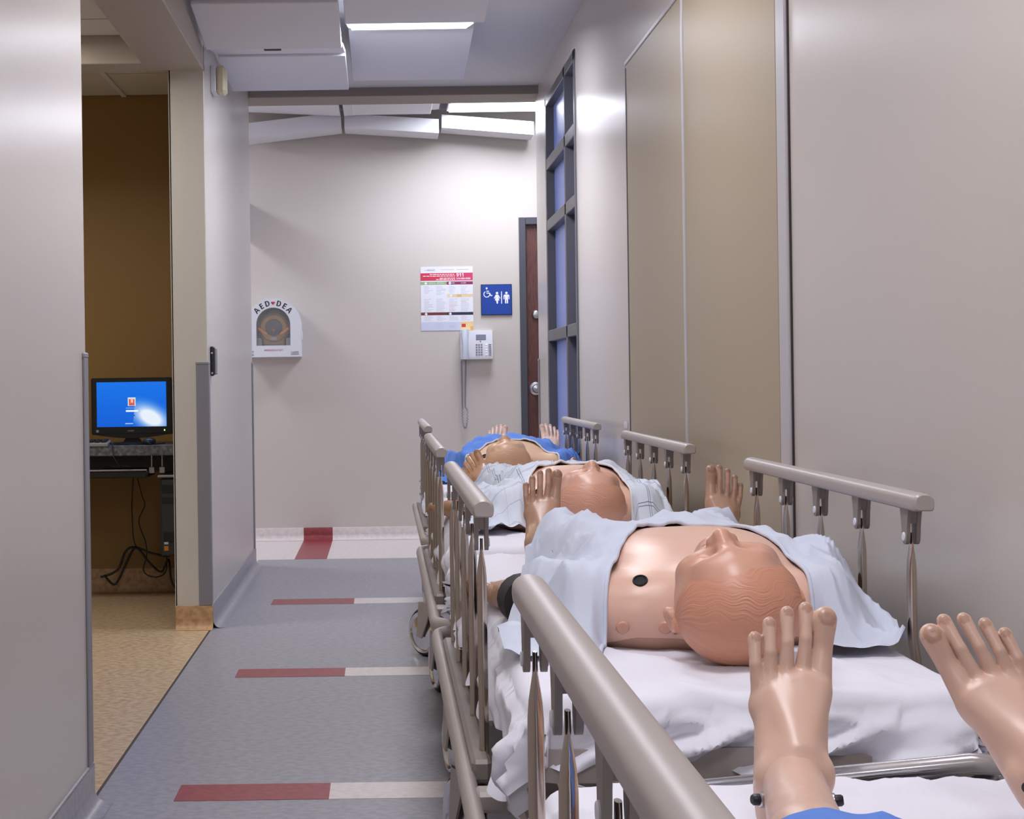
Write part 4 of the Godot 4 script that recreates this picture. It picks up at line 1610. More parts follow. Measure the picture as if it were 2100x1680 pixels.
func caster_parts() -> Dictionary:
	var d := {"caster": [], "caster_names": [], "caster_mats": []}
	var R := 0.092
	# wheel turns about local x; swivel axis at the origin, wheel trails along +z
	var tire := MB.new()
	tire.xf = Transform3D(Basis(Vector3.BACK, -PI / 2), Vector3(-0.019, R, 0.045))
	tire.lathe([Vector2(R - 0.02, 0.002), Vector2(R - 0.006, 0.004), Vector2(R, 0.012), Vector2(R, 0.026), Vector2(R - 0.006, 0.034), Vector2(R - 0.02, 0.036)], 36)
	d.caster.append(tire.mesh())
	d.caster_names.append("tire")
	d.caster_mats.append(mats.rubber)
	for s in [-1.0, 1.0]:
		var disc := MB.new()
		disc.xf = Transform3D(Basis(Vector3.BACK, -s * PI / 2), Vector3(s * 0.012, R, 0.045))
		disc.lathe([Vector2(R - 0.011, 0.004), Vector2(R - 0.014, 0.009), Vector2(R - 0.018, 0.009), Vector2(R - 0.026, 0.003), Vector2(0.024, 0.007), Vector2(0.012, 0.012), Vector2(0, 0.013)], 36)
		d.caster.append(disc.mesh())
		d.caster_names.append("wheel_cover")
		d.caster_mats.append(mats.bright_chrome)
	var fork := MB.new()
	for s in [-1.0, 1.0]:
		fork.xf = Transform3D(Basis(Vector3.UP, PI / 2), Vector3(s * 0.029 - 0.003, 0, 0))
		fork.prism(PackedVector2Array([Vector2(-0.062, R - 0.015), Vector2(-0.03, R - 0.02), Vector2(0.03, 0.19), Vector2(0.03, 0.21), Vector2(-0.045, 0.21)]), 0.0, 0.006)
	fork.xf = Transform3D()
	fork.box(Vector3(0, 0.203, 0.008), Vector3(0.064, 0.014, 0.075), 0.004)
	fork.tube([Vector3(0, 0.2, 0), Vector3(0, 0.235, 0)], 0.02, null, 14)
	d.caster.append(fork.mesh())
	d.caster_names.append("fork")
	d.caster_mats.append(mats.bed_beige)
	var pedal := MB.new()
	pedal.box(Vector3(0, 0.15, -0.05), Vector3(0.05, 0.05, 0.05), 0.01)
	pedal.box(Vector3(0, 0.17, -0.085), Vector3(0.06, 0.018, 0.05), 0.006)
	d.caster.append(pedal.mesh())
	d.caster_names.append("brake_pedal")
	d.caster_mats.append(mats.black_plastic)
	return d

# ------------------------------------------------------------------ cloth
# sheet laid over the mattress: unfolded coordinates run over the top and down the sides
func make_sheet(label: String, xc: float, z0: float, seed_: int, drop: float, dy: float) -> void:
	var drop_w := 0.076
	var o := thing("bed_sheet", label, "sheet", V(xc, MAT_TOP - 0.1 + dy, z0 + MID), "white sheets on the stretchers")
	var f1 := noise(seed_, 3.2, 3)
	var f2 := noise(seed_ + 7, 1.0, 2)
	var f3 := noise(seed_ + 13, 5.0, 3)
	f3.fractal_type = FastNoiseLite.FRACTAL_RIDGED
	var f4 := noise(seed_ + 17, 5.5, 1)
	var f5 := noise(seed_ + 23, 4.5, 2)
	f5.fractal_type = FastNoiseLite.FRACTAL_RIDGED
	var hx := 0.305
	var hw := 0.925
	var r := 0.03
	var rows := []
	var uvs := []
	var nx := 96
	var nw := 230
	for i in nw + 1:
		var row := PackedVector3Array()
		var ru := PackedVector2Array()
		for j in nx + 1:
			var a := lerpf(-1, 1, j / float(nx))
			var b := lerpf(-1, 1, i / float(nw))
			var hang := drop * (1.0 + 0.35 * f2.get_noise_2d(a * 1.3 + 4.0, b * 3.0))
			var q := Vector2(a * (hx + hang), b * (hw + drop_w * (1.0 + 0.25 * f2.get_noise_2d(a * 3.0, b * 2.0 + 20.0))))
			var p := q.clamp(Vector2(-(hx - r), -(hw - r)), Vector2(hx - r, hw - r))
			var e := (q - p).length()
			var dirv := (q - p) / e if e > 1e-6 else Vector2.ZERO
			var y := 0.104
			var out := Vector2.ZERO
			# wrinkles of the top
			var wr := 0.0045 * f1.get_noise_2d(q.x * 2.2, q.y) + 0.016 * maxf(0.0, f3.get_noise_2d(q.x * 0.7 + q.y * 0.5, q.y * 0.35) - 0.2)
			if e < r * PI / 2:
				var g := e / r
				out = dirv * r * sin(g)
				y -= r * (1.0 - cos(g))
				y += wr * cos(g)
			else:
				var dr := e - r * PI / 2
				var per := q.x * absf(dirv.y) + q.y * absf(dirv.x) + 0.25 * atan2(dirv.y, dirv.x)
				var fold := 1.3 * f4.get_noise_2d(per * 1.1 + dr * 1.6, dr * 1.2 + 3.0) + 0.5 * f1.get_noise_2d(per * 0.9 - dr * 2.0, dr * 0.8) + absf(dirv.y) * (1.6 * maxf(0.0, f5.get_noise_2d(per * 0.9 + dr * 2.6, dr * 0.6) - 0.1) - 0.4)
				var flare := 0.028 + 0.08 * dr + minf(1.0, dr / 0.035) * (0.02 + 0.02 * absf(dirv.y)) * fold
				out = dirv * (r + maxf(flare - 0.02, -0.006) + 0.004)
				y -= r + dr * 0.97
			row.append(Vector3(p.x + out.x, maxf(y, 0.104 - drop - 0.09), -(p.y + out.y)))
			ru.append(q)
		rows.append(row)
		uvs.append(ru)
	var mb := MB.new()
	mb.grid(rows, false, 1.0, uvs)
	obj("cloth", mb, mats.sheet, o)

func make_mattress(label: String, xc: float, z0: float, dy: float) -> void:
	var o := thing("mattress", label, "mattress", V(xc, 0.578 + dy, z0 + MID), "mattresses on the stretchers")
	var b := MB.new()
	b.box(Vector3(0, 0.03, 0), Vector3(0.59, 0.06, 1.83), 0.015)
	obj("pad", b, mats.vinyl_dark, o)

# ------------------------------------------------------------------ manikins
var head_d: Dictionary
var foot_d: Dictionary
var hand_d: Dictionary
var foot_nails: Array

func e_(c: Vector3, r: Vector3, k: float, mode := 0) -> Array:
	return [c, r, k, mode]

func c_(a: Vector3, b: Vector3, ra: float, rb: float, k: float, mode := 0, sq := 1.0) -> Array:
	return [a, b, ra, rb, k, mode, sq]

func make_head() -> void:
	# x across, y towards the face, z from the crown (0) to the chin (+)
	var p := [
		e_(Vector3(0, 0.098, 0.100), Vector3(0.083, 0.098, 0.100), 0.0),
		e_(Vector3(0, 0.125, 0.135), Vector3(0.066, 0.072, 0.085), 0.03),
		c_(Vector3(0, 0.11, 0.165), Vector3(0, 0.150, 0.205), 0.055, 0.030, 0.03),
		c_(Vector3(-0.034, 0.180, 0.096), Vector3(-0.008, 0.188, 0.104), 0.012, 0.010, 0.022),
		c_(Vector3(0.034, 0.180, 0.096), Vector3(0.008, 0.188, 0.104), 0.012, 0.010, 0.022),
		e_(Vector3(-0.033, 0.2, 0.117), Vector3(0.019, 0.016, 0.013), 0.012, 1),
		e_(Vector3(0.033, 0.2, 0.117), Vector3(0.019, 0.016, 0.013), 0.012, 1),
		e_(Vector3(-0.032, 0.176, 0.118), Vector3(0.016, 0.0125, 0.0115), 0.004),
		e_(Vector3(0.032, 0.176, 0.118), Vector3(0.016, 0.0125, 0.0115), 0.004),
		c_(Vector3(0, 0.187, 0.104), Vector3(0, 0.214, 0.146), 0.009, 0.0125, 0.012),
		e_(Vector3(-0.0125, 0.203, 0.15), Vector3(0.0095, 0.010, 0.010), 0.007),
		e_(Vector3(0.0125, 0.203, 0.15), Vector3(0.0095, 0.010, 0.010), 0.007),
		e_(Vector3(-0.043, 0.163, 0.142), Vector3(0.024, 0.022, 0.022), 0.02),
		e_(Vector3(0.043, 0.163, 0.142), Vector3(0.024, 0.022, 0.022), 0.02),
		c_(Vector3(-0.02, 0.181, 0.174), Vector3(0.02, 0.181, 0.174), 0.0065, 0.0065, 0.008),
		c_(Vector3(-0.016, 0.181, 0.185), Vector3(0.016, 0.181, 0.185), 0.007, 0.007, 0.008),
		e_(Vector3(0, 0.172, 0.205), Vector3(0.02, 0.018, 0.018), 0.02),
		c_(Vector3(-0.03, 0.185, 0.1795), Vector3(0.03, 0.185, 0.1795), 0.002, 0.002, 0.003, 1)]
	for s in [-1.0, 1.0]:
		p.append(e_(Vector3(s * 0.086, 0.086, 0.122), Vector3(0.011, 0.02, 0.032), 0.006))
		p.append(e_(Vector3(s * 0.098, 0.09, 0.118), Vector3(0.008, 0.012, 0.02), 0.004, 1))
		p.append(e_(Vector3(s * 0.088, 0.09, 0.15), Vector3(0.007, 0.01, 0.012), 0.008))
	head_d = net(p, Vector3(-0.11, -0.012, -0.012), Vector3(0.11, 0.236, 0.25), 0.0036)

func make_foot() -> void:
	# left foot: x towards the big toe, y from the heel to the toes, z towards the shin side
	var toes := [
		[Vector3(0.029, 0.150, 0.019), Vector3(0.0315, 0.192, 0.016), Vector3(0.032, 0.2225, 0.018), 0.0165, 0.0118, 0.0136],
		[Vector3(0.0105, 0.154, 0.020), Vector3(0.0108, 0.200, 0.022), Vector3(0.0105, 0.2305, 0.013), 0.0102, 0.0071, 0.0084],
		[Vector3(-0.0075, 0.151, 0.020), Vector3(-0.0095, 0.194, 0.022), Vector3(-0.0105, 0.2235, 0.013), 0.0098, 0.0070, 0.0083],
		[Vector3(-0.023, 0.146, 0.018), Vector3(-0.0275, 0.182, 0.020), Vector3(-0.0295, 0.2105, 0.012), 0.0094, 0.0069, 0.0081],
		[Vector3(-0.035, 0.138, 0.015), Vector3(-0.0425, 0.168, 0.017), Vector3(-0.0445, 0.194, 0.011), 0.0092, 0.0068, 0.0080]]
	var p := [
		e_(Vector3(0, 0.03, 0.03), Vector3(0.031, 0.032, 0.034), 0.0),
		c_(Vector3(0.003, 0.058, 0.052), Vector3(0.023, 0.150, 0.020), 0.033, 0.0195, 0.02),
		c_(Vector3(-0.004, 0.055, 0.045), Vector3(-0.026, 0.134, 0.016), 0.031, 0.0155, 0.02),
		c_(Vector3(0.0, 0.085, 0.032), Vector3(0.0, 0.150, 0.018), 0.03, 0.017, 0.02),
		c_(Vector3(0.026, 0.142, 0.016), Vector3(-0.031, 0.128, 0.013), 0.017, 0.0135, 0.012),
		e_(Vector3(0, 0.06, 0.06), Vector3(0.034, 0.036, 0.04), 0.02),
		e_(Vector3(0.03, 0.066, 0.066), Vector3(0.011, 0.015, 0.015), 0.012),
		e_(Vector3(-0.03, 0.058, 0.064), Vector3(0.011, 0.015, 0.015), 0.012)]
	for t in toes:
		p.append(c_(t[0], t[1], t[3], t[4], 0.003))
		p.append(c_(t[1], t[2], t[4], t[5], 0.002))
	# tendons
	for t in toes.slice(0, 4):
		p.append(c_(Vector3(t[0].x * 0.2, 0.085, 0.075), t[0] + Vector3(0, 0.0, t[3] * 0.6), 0.006, 0.0045, 0.016))
	# nails: shallow flats on the tips
	foot_nails = []
	for t in toes:
		var tip: Vector3 = t[2]
		foot_nails.append([tip + Vector3(0, 0.003, t[5] * 0.92), t[5] * 0.82])
		p.append(e_(tip + Vector3(0, 0.004, t[5] * 1.35), Vector3(t[5] * 0.62, t[5] * 0.66, t[5] * 0.5), 0.001, 1))
	foot_d = net(p, Vector3(-0.062, -0.008, -0.012), Vector3(0.062, 0.254, 0.115), 0.0026)

func make_hand() -> void:
	# left hand lying palm down: x towards the thumb, y up, z from wrist (0) to the finger tips (-)
	var p := [
		c_(Vector3(0, 0.02, 0.04), Vector3(0, 0.02, 0.0), 0.026, 0.024, 0.0, 0, 1.15),
		c_(Vector3(0.012, 0.02, -0.01), Vector3(0.022, 0.02, -0.075), 0.019, 0.014, 0.02),
		c_(Vector3(-0.012, 0.02, -0.01), Vector3(-0.022, 0.02, -0.07), 0.018, 0.013, 0.02),
		c_(Vector3(0.024, 0.018, -0.02), Vector3(0.042, 0.014, -0.05), 0.014, 0.0105, 0.01),
		c_(Vector3(0.042, 0.014, -0.05), Vector3(0.048, 0.011, -0.078), 0.0105, 0.009, 0.004)]
	for q in [[0.024, 0.078, 0.0092], [0.0085, 0.086, 0.0095], [-0.0075, 0.08, 0.009], [-0.0225, 0.064, 0.0082]]:
		var a := Vector3(q[0], 0.021, -0.072)
		var m := a + Vector3(q[0] * 0.1, 0.008, -q[1] * 0.5)
		var e := a + Vector3(q[0] * 0.16, -0.009, -q[1])
		p.append(c_(a, m, q[2] + 0.0008, q[2], 0.004))
		p.append(c_(m, e, q[2], q[2] - 0.0014, 0.002))
	hand_d = net(p, Vector3(-0.05, -0.012, -0.175), Vector3(0.065, 0.06, 0.05), 0.0035)

# lower: body drawn from this w on; pose: dictionary of joints in (x, y over the mattress, w)
func make_manikin(label: String, xc: float, z0: float, q: Dictionary) -> Dictionary:
	var t := thing("training_manikin", label, "manikin", V(xc, MAT_TOP + 0.004 + q.get("dy", 0.0), z0 + MID), "training manikins on the stretchers")
	var J := func(x: float, y: float, w: float) -> Vector3: return Vector3(x, y, MID - w)
	var cx: float = q.cx
	var p := []
	if not q.get("legs_only", false):
		var sw: float = q.get("shoulder", 0.41)
		# torso: shoulders, chest, waist, hips
		p.append(e_(J.call(cx, 0.056, sw + 0.165), Vector3(0.185, 0.1, 0.205), 0.0))
		p.append(c_(J.call(cx - 0.12, 0.048, sw + 0.03), J.call(cx + 0.12, 0.048, sw + 0.03), 0.05, 0.05, 0.05))
		p.append(e_(J.call(cx - 0.065, 0.09, sw + 0.2), Vector3(0.09, 0.062, 0.13), 0.06))
		p.append(e_(J.call(cx + 0.065, 0.09, sw + 0.2), Vector3(0.09, 0.062, 0.13), 0.06))
		p.append(e_(J.call(cx, 0.066, sw + 0.38), Vector3(0.15, 0.066, 0.2), 0.06))
		p.append(e_(J.call(cx, 0.064, sw + 0.52), Vector3(0.165, 0.064, 0.13), 0.06))
		p.append(c_(J.call(cx, 0.06, sw + 0.0), J.call(cx + q.head.x * 0.5, 0.075, q.crown + 0.13), 0.058, 0.052, 0.03))
		for s in [0, 1]:
			var sh: Vector3 = J.call(cx + (-0.178 if s == 0 else 0.178), 0.06, sw + 0.03)
			var el: Vector3 = J.call(q.elbow[s].x, q.elbow[s].y, q.elbow[s].z)
			var wr: Vector3 = J.call(q.wrist[s].x, q.wrist[s].y, q.wrist[s].z)
			p.append(c_(sh, el, 0.05, 0.041, 0.04))
			p.append(c_(el, wr, 0.041, 0.027, 0.015))
	for s in [0, 1]:
		var hp: Vector3 = J.call(cx + (-0.09 if s == 0 else 0.09), 0.064, 0.95)
		var kn: Vector3 = J.call(q.knee[s].x, q.knee[s].y, q.knee[s].z)
		var an: Vector3 = J.call(q.ankle[s].x, q.get("ankle_y", 0.04), q.ankle[s].z)
		var th: float = q.get("thin", 1.0)
		p.append(c_(hp, kn, 0.068 * th, 0.05 * th, 0.04))
		p.append(c_(kn, kn.lerp(an, 0.35), 0.05 * th, 0.05 * th, 0.02))
		p.append(c_(kn.lerp(an, 0.35), an, 0.05 * th, 0.032 if th > 0.9 else 0.029, 0.02))
	var lo := Vector3(-0.36, -0.02, MID - 1.74)
	var hi := Vector3(0.36, 0.26, MID - 0.05)
	if q.get("legs_only", false):
		hi = Vector3(0.36, 0.22, MID - 0.85)
	var body := net(p, lo, hi, 0.0105)
	var mb := MB.new()
	var bc := PackedColorArray()
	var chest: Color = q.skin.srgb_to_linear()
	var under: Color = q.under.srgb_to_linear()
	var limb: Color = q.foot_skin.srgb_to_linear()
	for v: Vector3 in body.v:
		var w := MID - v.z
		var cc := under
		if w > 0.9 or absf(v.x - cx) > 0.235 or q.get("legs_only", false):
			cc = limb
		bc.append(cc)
	mb.add(body, Transform3D(), bc)
	# feet
	for s in [0, 1]:
		var fb := Basis(Vector3.BACK, deg_to_rad(q.ankle[s].roll)) * Basis(Vector3.RIGHT, deg_to_rad(q.ankle[s].pitch)) * Basis(Vector3.UP, deg_to_rad(q.ankle[s].get("yaw", 0.0)))
		if s == 1:
			fb = fb * Basis.from_scale(Vector3(-1, 1, 1))
		fb = fb.scaled_local(Vector3(1.0, 1.13, 1.0) * q.get("foot_size", 1.0))
		var piv := Vector3(0, 0.058, 0.055)
		var an: Vector3 = J.call(q.ankle[s].x, q.get("ankle_y", 0.038), q.ankle[s].z)
		var ft := Transform3D(fb, an - fb * piv)
		var fc := PackedColorArray()
		var nail: Color = limb * Color(0.74, 0.66, 0.62)
		for v: Vector3 in foot_d.v:
			var cc := limb
			for nl in foot_nails:
				if v.distance_to(nl[0]) < nl[1]:
					cc = nail
			fc.append(cc)
		mb.add(foot_d, ft, fc)
		q.ankle[s]["xf"] = ft
	if not q.get("legs_only", false):
		# head
		var hb := Basis(Vector3.BACK, deg_to_rad(q.head_turn)) * Basis(Vector3.RIGHT, deg_to_rad(q.get("head_tilt", 0.0)))
		hb = Basis(hb.x, hb.y, hb.z) * Basis(Vector3.RIGHT, Vector3.UP, Vector3.FORWARD)
		hb = hb.scaled_local(q.head_size)
		var back := Vector3(0, 0.0, 0.1)
		var seat: Vector3 = J.call(q.head.x, q.head.y, q.crown + 0.1)
		# rest the back of the head on the mattress: rotate about the skull centre
		var ctr := Vector3(0, 0.098, 0.1)
		var ht := Transform3D(hb, seat + Vector3(0, 0.098 * q.head_size.y, 0) - hb * ctr)
		var hc := PackedColorArray()
		var face: Color = q.face.srgb_to_linear()
		for v: Vector3 in head_d.v:
			hc.append(face)
		mb.add(head_d, ht, hc)
		for s in [0, 1]:
			var wr: Vector3 = J.call(q.wrist[s].x, q.wrist[s].y, q.wrist[s].z)
			var el: Vector3 = J.call(q.elbow[s].x, q.elbow[s].y, q.elbow[s].z)
			var z := (el - wr).normalized()
			var x := Vector3.UP.cross(z).normalized()
			var hbz := Basis(x, z.cross(x), z)
			if s == 1:
				hbz = hbz * Basis.from_scale(Vector3(-1, 1, 1))
			var hx := Transform3D(hbz, wr - hbz * Vector3(0, 0.02, 0.0))
			mb.col = limb
			mb.add(hand_d, hx)
			mb.col = Color.WHITE
	obj("body", mb, mats.skin, t)
	if not q.get("legs_only", false):
		var sk := MB.new()
		sk.col = chest
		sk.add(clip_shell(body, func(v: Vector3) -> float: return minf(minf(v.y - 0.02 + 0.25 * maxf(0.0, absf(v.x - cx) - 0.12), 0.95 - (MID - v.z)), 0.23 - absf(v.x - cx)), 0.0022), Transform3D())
		tag(obj("chest_skin", sk, mats.skin, t), "smooth pale chest skin", "")
	if not q.get("legs_only", false):
		# moulded hair: a cap lifted off the skull
		var cap := hair_cap()
		var hm := MB.new()
		hm.col = q.hair.srgb_to_linear()
		var hb2 := Basis(Vector3.BACK, deg_to_rad(q.head_turn)) * Basis(Vector3.RIGHT, deg_to_rad(q.get("head_tilt", 0.0))) * Basis(Vector3.RIGHT, Vector3.UP, Vector3.FORWARD)
		hb2 = hb2.scaled_local(q.head_size)
		var seat2: Vector3 = J.call(q.head.x, q.head.y, q.crown + 0.1)
		hm.add(cap, Transform3D())
		var ho := obj("hair", hm, mats.hair, t)
		ho.transform = Transform3D(hb2, seat2 + Vector3(0, 0.098 * q.head_size.y, 0) - hb2 * Vector3(0, 0.098, 0.1))
		# snap buttons on the shoulders and the port in the chest
		for s in [-1.0, 1.0]:
			for k in (2 if s < 0.0 else 1):
				var bx := MB.new()
				bx.col = q.face.srgb_to_linear()
				bx.xf = surface_frame(body, Vector3(cx + s * (0.075 + 0.066 * k), 0.034, MID - 0.2), Vector3(0, 0, -1))
				bx.lathe([Vector2(0, 0), Vector2(0.0102, 0), Vector2(0.0102, 0.004), Vector2(0.0085, 0.006), Vector2(0, 0.0066)], 18)
				obj("snap_button", bx, mats.skin, t)
		var pm := MB.new()
		pm.xf = surface_frame(body, Vector3(cx - 0.108, 0.3, MID - q.get("shoulder", 0.41) - 0.005), Vector3(0, -1, 0))
		pm.lathe([Vector2(0, 0.0032), Vector2(0.0085, 0.0032), Vector2(0.0095, 0.0055), Vector2(0.0115, 0.005), Vector2(0.013, 0.0)], 22)
		obj("chest_port", pm, mats.cuff_black, t)
	t.set_meta("_dummy", 0)
	t.remove_meta("_dummy")
	return {"node": t, "body": body, "mb": mb}

func surface_frame(d: Dictionary, from: Vector3, dirv: Vector3) -> Transform3D:
	# vertex of the mesh nearest to the line from `from` along dirv, first met
	var best := 0
	var cost := 1e9
	for i in d.v.size():
		var v: Vector3 = d.v[i]
		var r := v - from
		var along := r.dot(dirv)
		if along < 0.0:
			continue
		var off := (r - dirv * along).length()
		var k := off * 8.0 + along if off < 0.02 else 1e8 + off
		if k < cost:
			cost = k
			best = i
	var y: Vector3 = d.n[best]
	var x := y.cross(Vector3(0.1, 0.2, 1.0)).normalized()
	return Transform3D(Basis(x, y, x.cross(y)), d.v[best])

var cap_cache := {}
func hairline(v: Vector3, f: FastNoiseLite) -> float:
	# positive inside the moulded hair: over the forehead, round the temples, above the ears, to the nape
	var a := 0.181 - 0.42 * maxf(0.0, absf(v.x) - 0.03) + 0.003 * f.get_noise_2d(v.x * 60.0, v.z * 60.0) - v.y
	var b := 0.084 + (0.17 - v.y) * 0.36 + 0.003 * f.get_noise_2d(v.y * 60.0, v.z * 60.0) - v.z
	var d := 0.135 - v.z
	return minf(minf(a, b), d)

func hair_cap() -> Dictionary:
	if cap_cache:
		return cap_cache
	var f := noise(71, 1.0, 2)
	cap_cache = clip_shell(head_d, func(v: Vector3) -> float: return hairline(v, f) if absf(v.x) < 0.09 else -1.0, 0.0022)
	# split finely and raise the strands, which run across the head
	var st := noise(61, 1.0, 2)
	st.fractal_type = FastNoiseLite.FRACTAL_RIDGED
	var fade := noise(63, 1.0, 1)
	var strand := func(p: Vector3) -> float:
		var sw := 0.016 * sin(p.x * 34.0 + 1.0) + 0.012 * fade.get_noise_2d(p.x * 22.0, (p.y + p.z) * 14.0)
		var arc_ := atan2(p.y - 0.098, 0.1 - p.z) * 0.095 + sw
		return 0.0007 * st.get_noise_3d(arc_ * 105.0, p.x * 9.0, 0.0) * (0.65 + 0.5 * fade.get_noise_2d(p.x * 40.0 + 9.0, arc_ * 40.0))
	var cv: PackedVector3Array = cap_cache.v
	var cn: PackedVector3Array = cap_cache.n
	var ci: PackedInt32Array = cap_cache.ix
	var vs := PackedVector3Array()
	var ns := PackedVector3Array()
	var ix := PackedInt32Array()
	var m := 4
	for k in range(0, ci.size(), 3):
		var first := vs.size()
		var pa := cv[ci[k]]
		var pb := cv[ci[k + 1]]
		var pc := cv[ci[k + 2]]
		var na := cn[ci[k]]
		var nb := cn[ci[k + 1]]
		var nc := cn[ci[k + 2]]
		for i in m + 1:
			for j in m + 1 - i:
				var u := float(i) / m
				var w := float(j) / m
				var p := pa + (pb - pa) * u + (pc - pa) * w
				var nn := (na + (nb - na) * u + (nc - na) * w).normalized()
				var e := 0.0006
				var t1 := nn.cross(Vector3.RIGHT).normalized()
				var d0: float = strand.call(p)
				var d1: float = strand.call(p + t1 * e)
				vs.append(p + nn * d0)
				ns.append((nn - t1 * (d1 - d0) / e).normalized())
		var row := first
		for i in m:
			var len_ := m + 1 - i
			for j in len_ - 1:
				ix.append_array(PackedInt32Array([row + j, row + len_ + j, row + j + 1]))
				if j < len_ - 2:
					ix.append_array(PackedInt32Array([row + j + 1, row + len_ + j, row + len_ + j + 1]))
			row += len_
	cap_cache = {"v": vs, "n": ns, "ix": ix}
	return cap_cache

# part of a mesh where level(v) > 0, cut along the level line and lifted off the surface
func clip_shell(d: Dictionary, level: Callable, lift: float) -> Dictionary:
	var vs := PackedVector3Array()
	var ns := PackedVector3Array()
	var ix := PackedInt32Array()
	var hv: PackedVector3Array = d.v
	var hn: PackedVector3Array = d.n
	var lev := PackedFloat32Array()
	for v in hv:
		lev.append(level.call(v))
	var di: PackedInt32Array = d.ix
	for k in range(0, di.size(), 3):
		var ps := []
		for j in 3:
			var a := di[k + j]
			var b := di[k + (j + 1) % 3]
			if lev[a] > 0.0:
				ps.append([hv[a], hn[a], lev[a]])
			if (lev[a] > 0.0) != (lev[b] > 0.0):
				var t := lev[a] / (lev[a] - lev[b])
				ps.append([hv[a].lerp(hv[b], t), hn[a].lerp(hn[b], t).normalized(), 0.0])
		if ps.size() < 3:
			continue
		var first := vs.size()
		for q in ps:
			vs.append(q[0] + q[1] * (0.0003 + lift * clampf(q[2] / 0.003, 0.0, 1.0)))
			ns.append(q[1])
		for j in range(1, ps.size() - 1):
			ix.append(first)
			ix.append(first + j)
			ix.append(first + j + 1)
	return {"v": vs, "n": ns, "ix": ix}

# gown draped over a manikin: between a neckline and an outer hem, both given as (x, w) polylines
func make_gown(mk: Dictionary, inner: Array, outer: Array, seed_: int, m: Material, trim: Material, plaid := false, called := "gown") -> void:
	var cell := 0.012
	var nx := 64
	var nw := 160
	var h := PackedFloat32Array()
	h.resize(nx * nw)
	h.fill(0.006)
	var x0 := -0.38
	for v: Vector3 in mk.mb.v:
		var w := MID - v.z
		var i := int((v.x - x0) / cell)
		var j := int((w - 0.02) / cell)
		if i < 0 or j < 0 or i >= nx or j >= nw:
			continue
		# the head and the feet do not carry the gown
		if w < mk.get("from_w", 0.3) or w > mk.get("to_w", 1.55):
			continue
		h[j * nx + i] = maxf(h[j * nx + i], v.y + 0.006)
	var raw := h.duplicate()
	# cloth spans hollows: it can only fall off at a limited slope, then is smoothed
	var fall: float = cell * mk.get("fall", 1.7)
	for pass_ in 2:
		for j in nw:
			for i in range(1, nx):
				h[j * nx + i] = maxf(h[j * nx + i], h[j * nx + i - 1] - fall)
			for i in range(nx - 2, -1, -1):
				h[j * nx + i] = maxf(h[j * nx + i], h[j * nx + i + 1] - fall)
		for i in nx:
			for j in range(1, nw):
				h[j * nx + i] = maxf(h[j * nx + i], h[(j - 1) * nx + i] - fall)
			for j in range(nw - 2, -1, -1):
				h[j * nx + i] = maxf(h[j * nx + i], h[(j + 1) * nx + i] - fall)
	for pass_ in 7:
		var g := h.duplicate()
		for j in range(1, nw - 1):
			for i in range(1, nx - 1):
				var o := j * nx + i
				g[o] = (h[o] * 2.0 + h[o - 1] + h[o + 1] + h[o - nx] + h[o + nx]) / 6.0
		h = g
	# never below the body, with the steps of the grid softened again
	for pass_ in 3:
		for o in h.size():
			h[o] = maxf(h[o], raw[o] + 0.001)
		if pass_ < 2:
			var g := h.duplicate()
			for j in range(1, nw - 1):
				for i in range(1, nx - 1):
					var o := j * nx + i
					g[o] = (h[o] * 2.0 + h[o - 1] + h[o + 1] + h[o - nx] + h[o + nx]) / 6.0
			h = g
	var f1 := noise(seed_, 2.4, 3)
	var f2 := noise(seed_ + 3, 4.6, 2)
	f2.fractal_type = FastNoiseLite.FRACTAL_RIDGED
	var ci := resample(inner, 120)
	var co := resample(outer, 120)
	var rows := []
	var uvs := []
	var nt := 56
	for k in nt + 1:
		var tt := k / float(nt)
		var r := PackedVector3Array()
		var ru := PackedVector2Array()
		for j in 121:
			var p: Vector2 = ci[j].lerp(co[j], tt)
			var edge := sin(clampf(tt * 1.2, 0, 1) * PI / 2)
			p.x += 0.008 * f1.get_noise_2d(p.x * 2.0, p.y * 2.0 + 9.0) * edge
			var fi := clampf((p.x - x0) / cell - 0.5, 0, nx - 1.001)
			var fj := clampf((p.y - 0.02) / cell - 0.5, 0, nw - 1.001)
			var i0 := int(fi)
			var j0 := int(fj)
			var a := lerpf(h[j0 * nx + i0], h[j0 * nx + i0 + 1], fi - i0)
			var b := lerpf(h[(j0 + 1) * nx + i0], h[(j0 + 1) * nx + i0 + 1], fi - i0)
			var y := lerpf(a, b, fj - j0) + 0.007
			if tt < 0.25:
				var ar := lerpf(raw[j0 * nx + i0], raw[j0 * nx + i0 + 1], fi - i0)
				var br := lerpf(raw[(j0 + 1) * nx + i0], raw[(j0 + 1) * nx + i0 + 1], fi - i0)
				y = lerpf(minf(lerpf(ar, br, fj - j0), y), y, smoothstep(0.0, 0.12, tt))
			var fold := 0.03 * maxf(0.0, f2.get_noise_2d(p.x * 1.2 + p.y * 0.55, p.y * 0.6 - p.x * 0.4) - 0.05) + 0.012 * f1.get_noise_2d(p.x * 2.6, p.y * 2.0)
			y += maxf(fold, -0.001) * mk.get("fold", 1.0) * (0.35 + 0.65 * edge)
			r.append(Vector3(p.x, y, MID - p.y))
			ru.append(Vector2(p.x * 4.5 + 0.25 * p.y, p.y * 4.5 - 0.6 * p.x))
		rows.append(r)
		uvs.append(ru)
	var mb := MB.new()
	mb.grid(rows, false, 1.0, uvs)
	# underside, to give the cloth a thickness
	var o2 := obj(called, mb, m, mk.node)
	var hem := MB.new()
	var path := []
	for p in rows[0]:
		path.append(p)
	hem.tube(path, 0.0034, null, 8)
	obj("neck_trim", hem, trim, o2)

